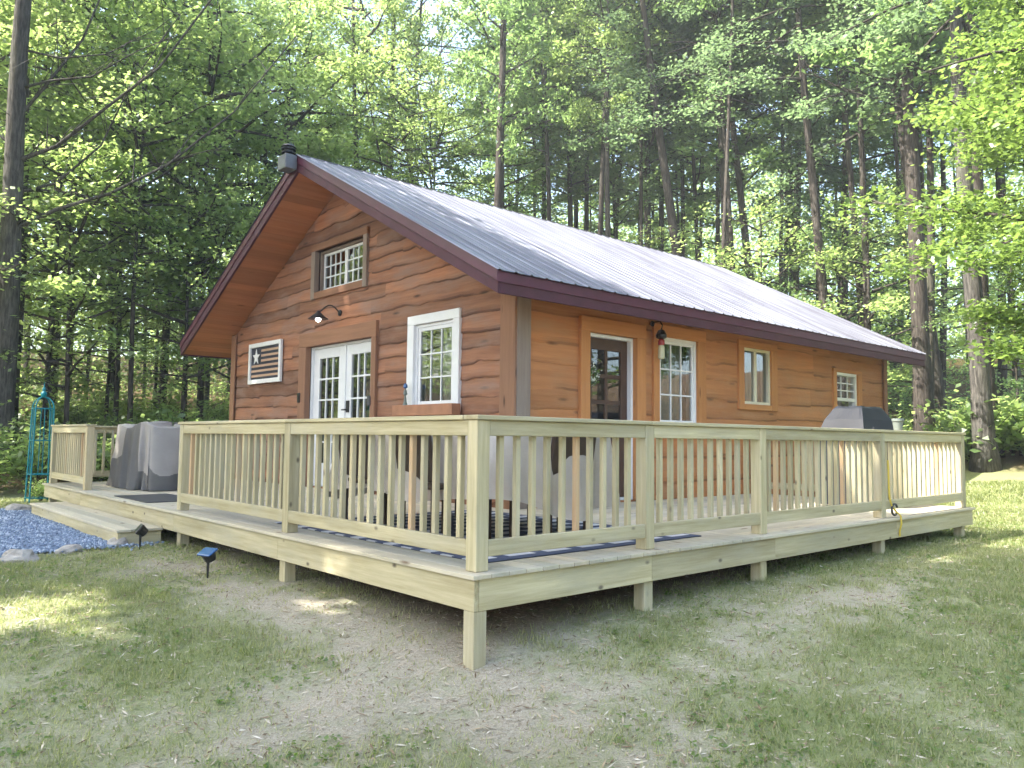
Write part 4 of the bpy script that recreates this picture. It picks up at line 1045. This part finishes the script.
def tree(x, y, H, r, crown, bare, label, cat='tree', group=None, lean=0., lean2=0., name='tree', sc=1., rz=None, bark='bark', flare=1.35, limbs=(), cz=None, seed=None):
    rr = random.Random(seed if seed is not None else int(x*71+y*37)); z = G(x, y)-.08
    t = thing(name, (x, y, z), label, cat, group)
    lv_ = RIGHT*lean+Vector((math.cos(YAW), math.sin(YAW), 0))*lean2
    n = 14; pts = []; rad = []; wob = [rr.uniform(0, 6.28) for _ in range(2)]
    axis = lambda h: Vector((x, y, z))+lv_*h+Vector((math.sin(h*.45+wob[0])-math.sin(wob[0]), math.sin(h*.38+wob[1])-math.sin(wob[1]), 0))*.06+Vector((0, 0, h))
    for k in range(n+1):
        h = H*(k/n)**1.25; pts.append(axis(h)); rad.append(r*(1-.80*(h/H))*(flare if k == 0 else (1.10 if k == 1 else 1)))
    m_ = MB(); m_.tube(pts, rad, 10)
    for (h0, dirs, r1) in limbs:      # big bare limbs: polyline offsets from the trunk
        p = axis(h0); q = [p]+[p+RIGHT*a+Vector((math.cos(YAW), math.sin(YAW), 0))*b+Vector((0, 0, c_)) for a, b, c_ in dirs]
        m_.tube(q, [r1*(1-.8*k/(len(q)-1)) for k in range(len(q))], 6, cap=False)
        for k in range(len(q)-1):
            for w_ in range(3):
                b0 = q[k].lerp(q[k+1], rr.random()); dd = (q[k+1]-q[k]).normalized(); L_ = rr.uniform(.5, 1.4)
                dv = (dd*rr.uniform(.4, 1)+Vector((rr.gauss(0, .5), rr.gauss(0, .5), rr.gauss(.1, .5)))).normalized()*L_
                m_.tube([b0, b0+dv*.5+Vector((0, 0, .06)), b0+dv], [r1*.28, r1*.2, r1*.08], 4, cap=False)
    m_.build('trunk', bark, t, smooth=True)
    if crown:
        hc = H-bare; s_ = hc/CRH[crown]
        o = link('crown', CR[crown], t, axis(bare)-Vector((x, y, z))); o.scale = (sc*s_**.5, sc*s_**.5, s_)
        o.rotation_euler = (math.atan2(-lv_.y, 1), math.atan2(lv_.x, 1), rr.uniform(0, 6.28) if rz is None else rz)
    return t
LIMB1 = [(6.7, [(.9, 0, .35), (2.0, -.2, 1.1), (3.2, -.3, 2.0), (4.6, -.4, 3.9), (5.4, -.4, 4.9)], .052), (5.2, [(.9, .1, .5), (2.0, .2, .9), (3.2, .3, 1.6), (4.6, .3, 2.8), (5.9, .4, 4.6)], .055),
         (7.6, [(.5, .2, .9), (1.2, .3, 2.0), (1.7, .3, 3.4), (2.6, .3, 4.6)], .04), (8.3, [(.7, 0, .2), (1.6, 0, .3), (2.6, 0, .9), (3.5, 0, 1.3)], .032), (6.0, [(.8, .2, .3), (1.7, .3, 1.2), (2.3, .3, 2.6), (3.4, .2, 4.2)], .035), (9.2, [(.9, 0, -.2), (1.9, 0, -.1), (3.0, 0, .5)], .03), (7.0, [(-.6, 0, .5), (-1.6, 0, 1.4)], .035)]
tree(.12, 16.1, 22, .25, 'tall_a', 12, 'big grey trunked tree at the left with long bare limbs reaching over the yard', lean=.012, bark='bark_grey', limbs=LIMB1)
tree(.72, 19.05, 21, .24, 'tall_b', 11, 'dark trunk standing close behind the big left tree', lean=-.01)
tree(3.14, 17.48, 10, .075, 'under_a', 4.5, 'thin straight sapling behind the grey covered furniture', cat='sapling')
tree(2.2, 21.82, 17, .19, 'tall_a', 6, 'brown trunk low in the shade right of the big left tree')
tree(13.25, 21.58, 22, .20, 'tall_b', 8, 'straight trunk behind the left part of the ridge, nearest the sky gap', sc=.6)
tree(12.03, 13.77, 24, .165, 'tall_c', 9.0, 'tall straight dark trunk rising just behind the ridge at the middle', sc=.62)
tree(18.47, 17.32, 20, .15, 'tall_c', 9, 'leftmost of three slim straight trunks close together above the roof')
tree(20.9, 19.12, 20, .15, 'tall_b', 9, 'middle one of three slim straight trunks close together above the roof')
tree(19.74, 17.43, 21, .14, 'tall_a', 9, 'rightmost of three slim straight trunks close together above the roof')
tree(13.94, 17.39, 13, .085, 'under_b', 7.5, 'right of three thin saplings leaning left behind the ridge', cat='sapling', lean=-.16)
tree(14.18, 18.47, 13, .085, 'under_a', 7.5, 'middle of three thin saplings leaning left behind the ridge', cat='sapling', lean=-.18)
tree(12.59, 17.17, 13, .085, 'under_b', 7.5, 'left of three thin saplings leaning left behind the ridge', cat='sapling', lean=-.22)
tree(18.98, 19.62, 18, .10, 'tall_b', 7, 'thin trunk between the tall straight trunk and the three slim trunks')
tree(18.94, 13.76, 21, .17, 'tall_c', 8, 'left of a close pair of trunks behind the middle of the roof')
tree(21.59, 15.24, 20, .15, 'tall_a', 8, 'right of a close pair of trunks behind the middle of the roof')
tree(16.76, 10.0, 20, .19, 'hem_a', 9.5, 'dark trunk leaning left behind the roof slope', lean=-.13)
tree(17.3, 9.17, 21, .20, 'hem_a', 9.5, 'dark upright trunk left of the slimmer one behind the roof slope', lean=-.06)
tree(18.57, 9.02, 19, .15, 'tall_c', 7, 'slimmer dark trunk behind the lower roof slope', lean=-.10)
tree(16.76, 6.06, 20, .145, 'hem_a', 9.5, 'straight nearly black trunk above the far roof end', lean=-.055)
tree(24.44, 8.52, 18, .12, 'tall_c', 6, 'thin trunk just beyond the far roof corner')
tree(16.4, 3.68, 20, .21, 'tall_c', 7.5, 'stout grey trunk at the far roof corner, left of a joined pair', lean=-.03, limbs=[(8.0, [(-.6, 0, .3), (-1.5, 0, .5), (-2.6, 0, 1.1)], .05)])
tree(17.6, 3.75, 21, .19, 'hem_a', 8, 'stout grey trunk at the far roof corner, right of a joined pair', lean=-.09)
tree(14.19, 1.74, 19, .19, 'hem_a', 9, 'pale grey trunk with a flared foot at the lawn edge on the right', lean=-.02, bark='bark_grey', flare=1.6)
tree(15.6, 2.05, 19, .18, 'tall_c', 7, 'darker trunk right behind the pale grey trunk at the lawn edge', lean=-.02)
tree(15.9, 1.6, 4.5, .035, 'under_c', 1.6, 'slim pale sapling at the lawn edge by the right border', cat='sapling', sc=.6)
rq = random.Random(77); slim = []
while len(slim) < 20:
    a = R(rq.uniform(19, 46)); D = rq.uniform(21, 30); x, y = CAM.x+D*math.cos(a), CAM.y+D*math.sin(a)
    if x < 14.6 and y < 13 or any((x-p)**2+(y-q)**2 < 2. for p, q in slim): continue
    slim.append((x, y)); tree(x, y, rq.uniform(18, 23), rq.uniform(.07, .125), ('tall_c', 'tall_a', 'tall_b')[len(slim) % 3], rq.uniform(9.5, 13), 'slender dark trunk with a high crown close behind the roof', group='slender trunks close behind the roof', name='slender_tree', lean=rq.uniform(-.09, .05), sc=.75)
# bright maple whose branches hang in from the right
tree(9.9, -1.3, 8.6, .10, 'near', 2.3, 'bright green maple whose leafy branches reach in at the right border', sc=1.0)
tree(12.6, -.4, 9.5, .09, 'near', 2.8, 'second bright green maple behind the one at the right border', sc=.95)

tree(3.3, 19.4, 12.5, .07, 'near_l', 3.6, 'bright leafy young maple left of the eave, its crown against the big left trunk', cat='young tree', sc=1.0)
tree(5.3, 18.6, 13.5, .08, 'near_l', 4.6, 'tall bright leafy maple above the left eave of the roof', cat='young tree', sc=1.05)
tree(8.4, 20.5, 14.5, .09, 'near_l', 5.2, 'tall bright leafy maple directly behind the roof vent', cat='young tree', sc=1.1)
tree(-1.0, 20.4, 13, .07, 'near_l', 3.2, 'bright leafy maple at the left border behind the obelisk', cat='young tree', sc=1.0)
tree(3.4, 25.0, 18, .09, 'near_l', 6.5, 'tall bright maple crown high behind the long bare limbs', cat='young tree', sc=1.2)
# the wood behind: repeats of the same kinds
def far_pos(px_az, D): return CAM.x+D*math.cos(px_az), CAM.y+D*math.sin(px_az)
rr = random.Random(21)
kinds = ['tall_a', 'tall_b', 'tall_c', 'tall_a', 'tall_c', 'hem_a']
placed = []
n = 0
while n < 72:
    a = R(rr.uniform(8, 96)); D = rr.uniform(26, 44); x, y = far_pos(a, D)
    if any((x-p)**2+(y-q)**2 < 6 for p, q in placed): continue
    if R(50) < a < R(56) and D < 40 or (a > R(74) and n % 2): n += a > R(74); continue      # the bright sky gap
    placed.append((x, y)); k = kinds[n % 6] if a > R(40) else ('tall_c', 'hem_a', 'tall_c', 'tall_a')[n % 4]
    tree(x, y, rr.uniform(15, 22), rr.uniform(.07, .15), k, rr.uniform(6.5, 11), 'slim tree deep in the sunlit wood behind the cabin', group='trees deep in the wood', name='forest_tree', lean=rr.uniform(-.05, .05), sc=rr.uniform(.85, 1.1)); n += 1
n = 0
while n < 40:
    a = R(rr.uniform(10, 94)); D = rr.uniform(19, 34); x, y = far_pos(a, D)
    if 1.5 < x < 15.5 and 1 < y < 13.6: continue
    if any((x-p)**2+(y-q)**2 < 2.5 for p, q in placed): continue
    placed.append((x, y)); k = ('under_a', 'under_b')[n % 2] if a > R(34) else ('under_c', 'under_b', 'under_a')[n % 3]
    h = rr.uniform(4.5, 9.5) if a > R(62) else rr.uniform(4., 7.)
    tree(x, y, h, .03+.005*h, k, h*rr.uniform(.12, .3), 'leafy young tree in the understory at the edge of the wood', cat='young tree', group='understory trees', name='young_tree', sc=rr.uniform(.8, 1.15)); n += 1
# trees left of and behind the photographer that shade the front
for i, (x, y, H, bare) in enumerate(((-6.2, 7.6, 15.5, 8), (-9.0, 10.6, 17.5, 9), (-5.8, 13.6, 17.5, 8), (-7.2, 3.4, 16, 8.5), (-10.0, .2, 18, 9), (-12.5, 4.8, 23, 12))):
    tree(x, y, H, .2, 'shade', bare, 'broad shade tree standing at the open left side of the yard', group='shade trees left of the yard', name='shade_tree')
n = 0
while n < 9:
    a = R(rr.uniform(96, 165)); D = rr.uniform(20, 44); x, y = far_pos(a, D)
    if any((x-p)**2+(y-q)**2 < 8 for p, q in placed): continue
    if x > -13 and y < 27: continue
    placed.append((x, y)); tree(x, y, rr.uniform(14, 19), .14, kinds[n % 6], rr.uniform(2.5, 5), 'leafy tree of the wood left of the yard', group='trees of the wood left of the yard', name='forest_tree'); n += 1

n = 0
while n < 13:
    a = R(rr.uniform(-105, -14)); D = rr.uniform(16, 25); x, y = far_pos(a, D)
    if any((x-p)**2+(y-q)**2 < 7 for p, q in placed): continue
    placed.append((x, y)); tree(x, y, rr.uniform(13, 18), .15, ('tall_c', 'hem_a', 'tall_a')[n % 3], rr.uniform(.8, 2), 'leafy tree of the wood right of and behind the yard', group='trees of the wood right of the yard', name='forest_tree'); n += 1
# shrubs along the forest edge
def shrub_mesh(seed, mat, n, leaf, tint0):
    rr = random.Random(seed); rng = np.random.default_rng(seed); mb = MB(); cents = []
    for i in range(26):
        a = rr.uniform(0, 6.28); d = Vector((math.cos(a)*rr.uniform(.2, 1), math.sin(a)*rr.uniform(.2, 1), rr.uniform(.5, 1.2))).normalized(); L = rr.uniform(.5, 1.1)
        e = d*L; mb.tube([(0, 0, 0), e*.5+Vector((0, 0, .05)), e], [.012, .008, .003], 4, cap=False); k = n//26
        c_ = np.array(e)*np.array([rr.uniform(.45, 1.1) for _ in range(k)])[:, None]+rng.normal(0, .14, (k, 3))*np.array([1.2, 1.2, .6]); c_[:, 2] = np.maximum(c_[:, 2], .03); cents.append(c_)
    cents = np.concatenate(cents); me = quads('foliage', leaf_quads(cents, leaf, rng), mat, tint0+rng.normal(0, .2, len(cents)))
    return me, mb
SH = [shrub_mesh(31, 'leaf', 1500, .11, .7), shrub_mesh(32, 'leaf_dark', 1500, .11, .5), shrub_mesh(33, 'leaf', 1200, .13, .4)]
SHS = []
for me, mb in SH:
    o = mb.build('stem', 'bark'); SHS.append(o.data); bpy.data.objects.remove(o)
def shrub(x, y, k, s_, label, group=None):
    t = thing('shrub', (x, y, G(x, y)), label, 'shrub', group); a = random.uniform(0, 6.28)
    for nm, d in (('foliage', SH[k][0]), ('stem', SHS[k])): o = link(nm, d, t); o.scale = (s_,)*3; o.rotation_euler = (0, 0, a)
n = 0
while n < 34:
    a = R(rr.uniform(66, 84) if n % 3 else rr.uniform(10, 24)); D = rr.uniform(17.5, 26); x, y = far_pos(a, D)
    if x > 2.6 and y < 12.6 and x < 14: continue
    shrub(x, y, rr.randrange(3), rr.uniform(.7, 1.5), 'low leafy shrub growing in the shade at the edge of the wood', 'shrubs at the edge of the wood'); n += 1
shrub(.15, 11.95, 0, .35, 'small bright green plant at the foot of the turquoise obelisk')

# fallen branches and boulders on the slope
for i, (x, y, L, a, lb) in enumerate(((3.3, 18.6, 3.4, .3, 'pale fallen branch lying on the slope behind the obelisk'), (1.2, 14.6, 1.6, 2.2, 'short bleached branch lying left of the obelisk'), (16.0, .8, 2.2, 1.2, 'fallen branch lying at the foot of the pale trunk on the right'))):
    m_ = MB(); q = [(x+math.cos(a)*L*f, y+math.sin(a)*L*f, G(x+math.cos(a)*L*f, y+math.sin(a)*L*f)+.06+.25*f) for f in (0, .3, .6, 1)]; m_.tube(q, [.05, .04, .03, .012], 7); m_.tube([q[1], (q[1][0]+.3, q[1][1]-.2, q[1][2]+.5)], [.02, .006], 5)
    tag(m_.build('fallen_branch', 'bark_grey', origin=q[0]), lb, 'branch')

# the far wood that reads as one mass
def far_wood():
    rng = np.random.default_rng(5); n = 260000
    a = np.radians(rng.uniform(2, 118, n)); D = rng.uniform(40, 80, n)
    x = CAM.x+D*np.cos(a); y = CAM.y+D*np.sin(a)
    # clumps
    K = 900; ca = np.radians(rng.uniform(2, 118, K)); cd = rng.uniform(41, 78, K); ch = rng.uniform(0, 1, K)**1.5*15
    gap = (np.degrees(ca) > 51) & (np.degrees(ca) < 57.5); ch[gap] *= .35
    i = rng.integers(0, K, n); r = rng.normal(0, 1, (n, 3))*np.array([1.5, 1.5, .8])
    x = CAM.x+cd[i]*np.cos(ca[i])+r[:, 0]; y = CAM.y+cd[i]*np.sin(ca[i])+r[:, 1]
    gz = np.array([G0(CAM.x+cd[k]*math.cos(ca[k]), CAM.y+cd[k]*math.sin(ca[k])) for k in range(K)])
    z = gz[i]+ch[i]+.6+r[:, 2]
    me = quads('distant_wood', leaf_quads(np.stack([x, y, z], 1), .32, rng, .6), 'leaf', np.clip(rng.normal(0, .12, n)+np.array(rng.uniform(.3, .95, K))[i], 0, 1))
    tag(link('distant_wood', me), 'distant sunlit foliage filling the wood behind the trees', 'foliage', kind='stuff')
far_wood()
def undergrowth():
    rng = np.random.default_rng(6)
    pts = []
    while len(pts) < 75000:
        a = R(random.uniform(6, 100)); D = random.uniform(17, 42); x, y = far_pos(a, D)
        if cover(x, y)[1] < .8 or (2.4 < x < 14.5 and 2.4 < y < 12.5): continue
        if noise.noise(Vector((x*.5, y*.5, 4.))) < -.05: continue
        pts.append((x, y, G(x, y)+random.random()**1.7*random.choice((.4, .6, 1.1))+.02))
    me = quads('undergrowth', leaf_quads(np.array(pts), .13, rng, .5), 'leaf', np.clip(rng.normal(.5, .25, len(pts)), 0, 1))
    tag(link('undergrowth', me), 'low green ground plants covering the forest floor', 'undergrowth', kind='stuff')
undergrowth()

weeds()
def haze():
    m_ = MB(); m_.box(-130, 130, -130, 130, -12, 34, 0, 0); t = NT('air')
    pv = t.n('ShaderNodeVolumePrincipled', ins={'Color': (.86, .92, .88, 1), 'Density': .0025, 'Anisotropy': .35}); t.t.links.new(pv.outputs[0], t.out.inputs['Volume'])
    tag(m_.build('haze', t.m), 'thin bright summer haze hanging in the wood', 'haze', kind='stuff')
haze()
# ================================================================== LIGHT, SKY, CAMERA
SUN_AZ, SUN_EL = R(153), R(51)
sd = Vector((math.cos(SUN_AZ)*math.cos(SUN_EL), math.sin(SUN_AZ)*math.cos(SUN_EL), math.sin(SUN_EL)))
L = bpy.data.lights.new('sun', 'SUN'); L.energy = 3.9; L.angle = R(.6); L.color = (1, .95, .86)
lo = bpy.data.objects.new('sun', L); C.objects.link(lo); lo.rotation_euler = (-sd).to_track_quat('-Z', 'Y').to_euler()
W = bpy.data.worlds.new('World'); S.world = W; W.use_nodes = True; nt = W.node_tree; nt.nodes.clear()
sky = nt.nodes.new('ShaderNodeTexSky'); sky.sky_type = 'NISHITA'; sky.sun_disc = False; sky.sun_elevation = SUN_EL; sky.sun_rotation = math.atan2(sd.x, sd.y); sky.air_density = 1.; sky.dust_density = 3.; sky.ozone_density = .8
bg = nt.nodes.new('ShaderNodeBackground'); bg.inputs[1].default_value = .15; ou = nt.nodes.new('ShaderNodeOutputWorld')
nt.links.new(sky.outputs[0], bg.inputs[0]); nt.links.new(bg.outputs[0], ou.inputs[0])
cd = bpy.data.cameras.new('camera'); co = bpy.data.objects.new('camera', cd); C.objects.link(co); S.camera = co
cd.sensor_fit = 'HORIZONTAL'; cd.sensor_width = 36; cd.lens = 36*FPX/1024; cd.clip_start = .05; cd.clip_end = 1000
f = Vector((math.cos(YAW)*math.cos(PITCH), math.sin(YAW)*math.cos(PITCH), math.sin(PITCH))); r0 = Vector((math.sin(YAW), -math.cos(YAW), 0)); u0 = r0.cross(f)
c_, s_ = math.cos(ROLL), math.sin(ROLL); r1 = r0*c_+u0*s_; u1 = -r0*s_+u0*c_
mw = Matrix((r1, u1, -f)).transposed().to_4x4(); mw.translation = CAM; co.matrix_world = mw
v = S.view_settings; v.view_transform = 'Standard'; v.look = 'None'; v.gamma = 1; v.exposure = 2.4; v.use_curve_mapping = False
S.render.engine = 'CYCLES'; S.cycles.max_bounces = 7; S.cycles.diffuse_bounces = 3; S.cycles.glossy_bounces = 3; S.cycles.transmission_bounces = 4; S.cycles.transparent_max_bounces = 10
S.cycles.use_denoising = True; S.cycles.use_adaptive_sampling = True; S.cycles.adaptive_threshold = .02; S.cycles.caustics_reflective = False; S.cycles.caustics_refractive = False
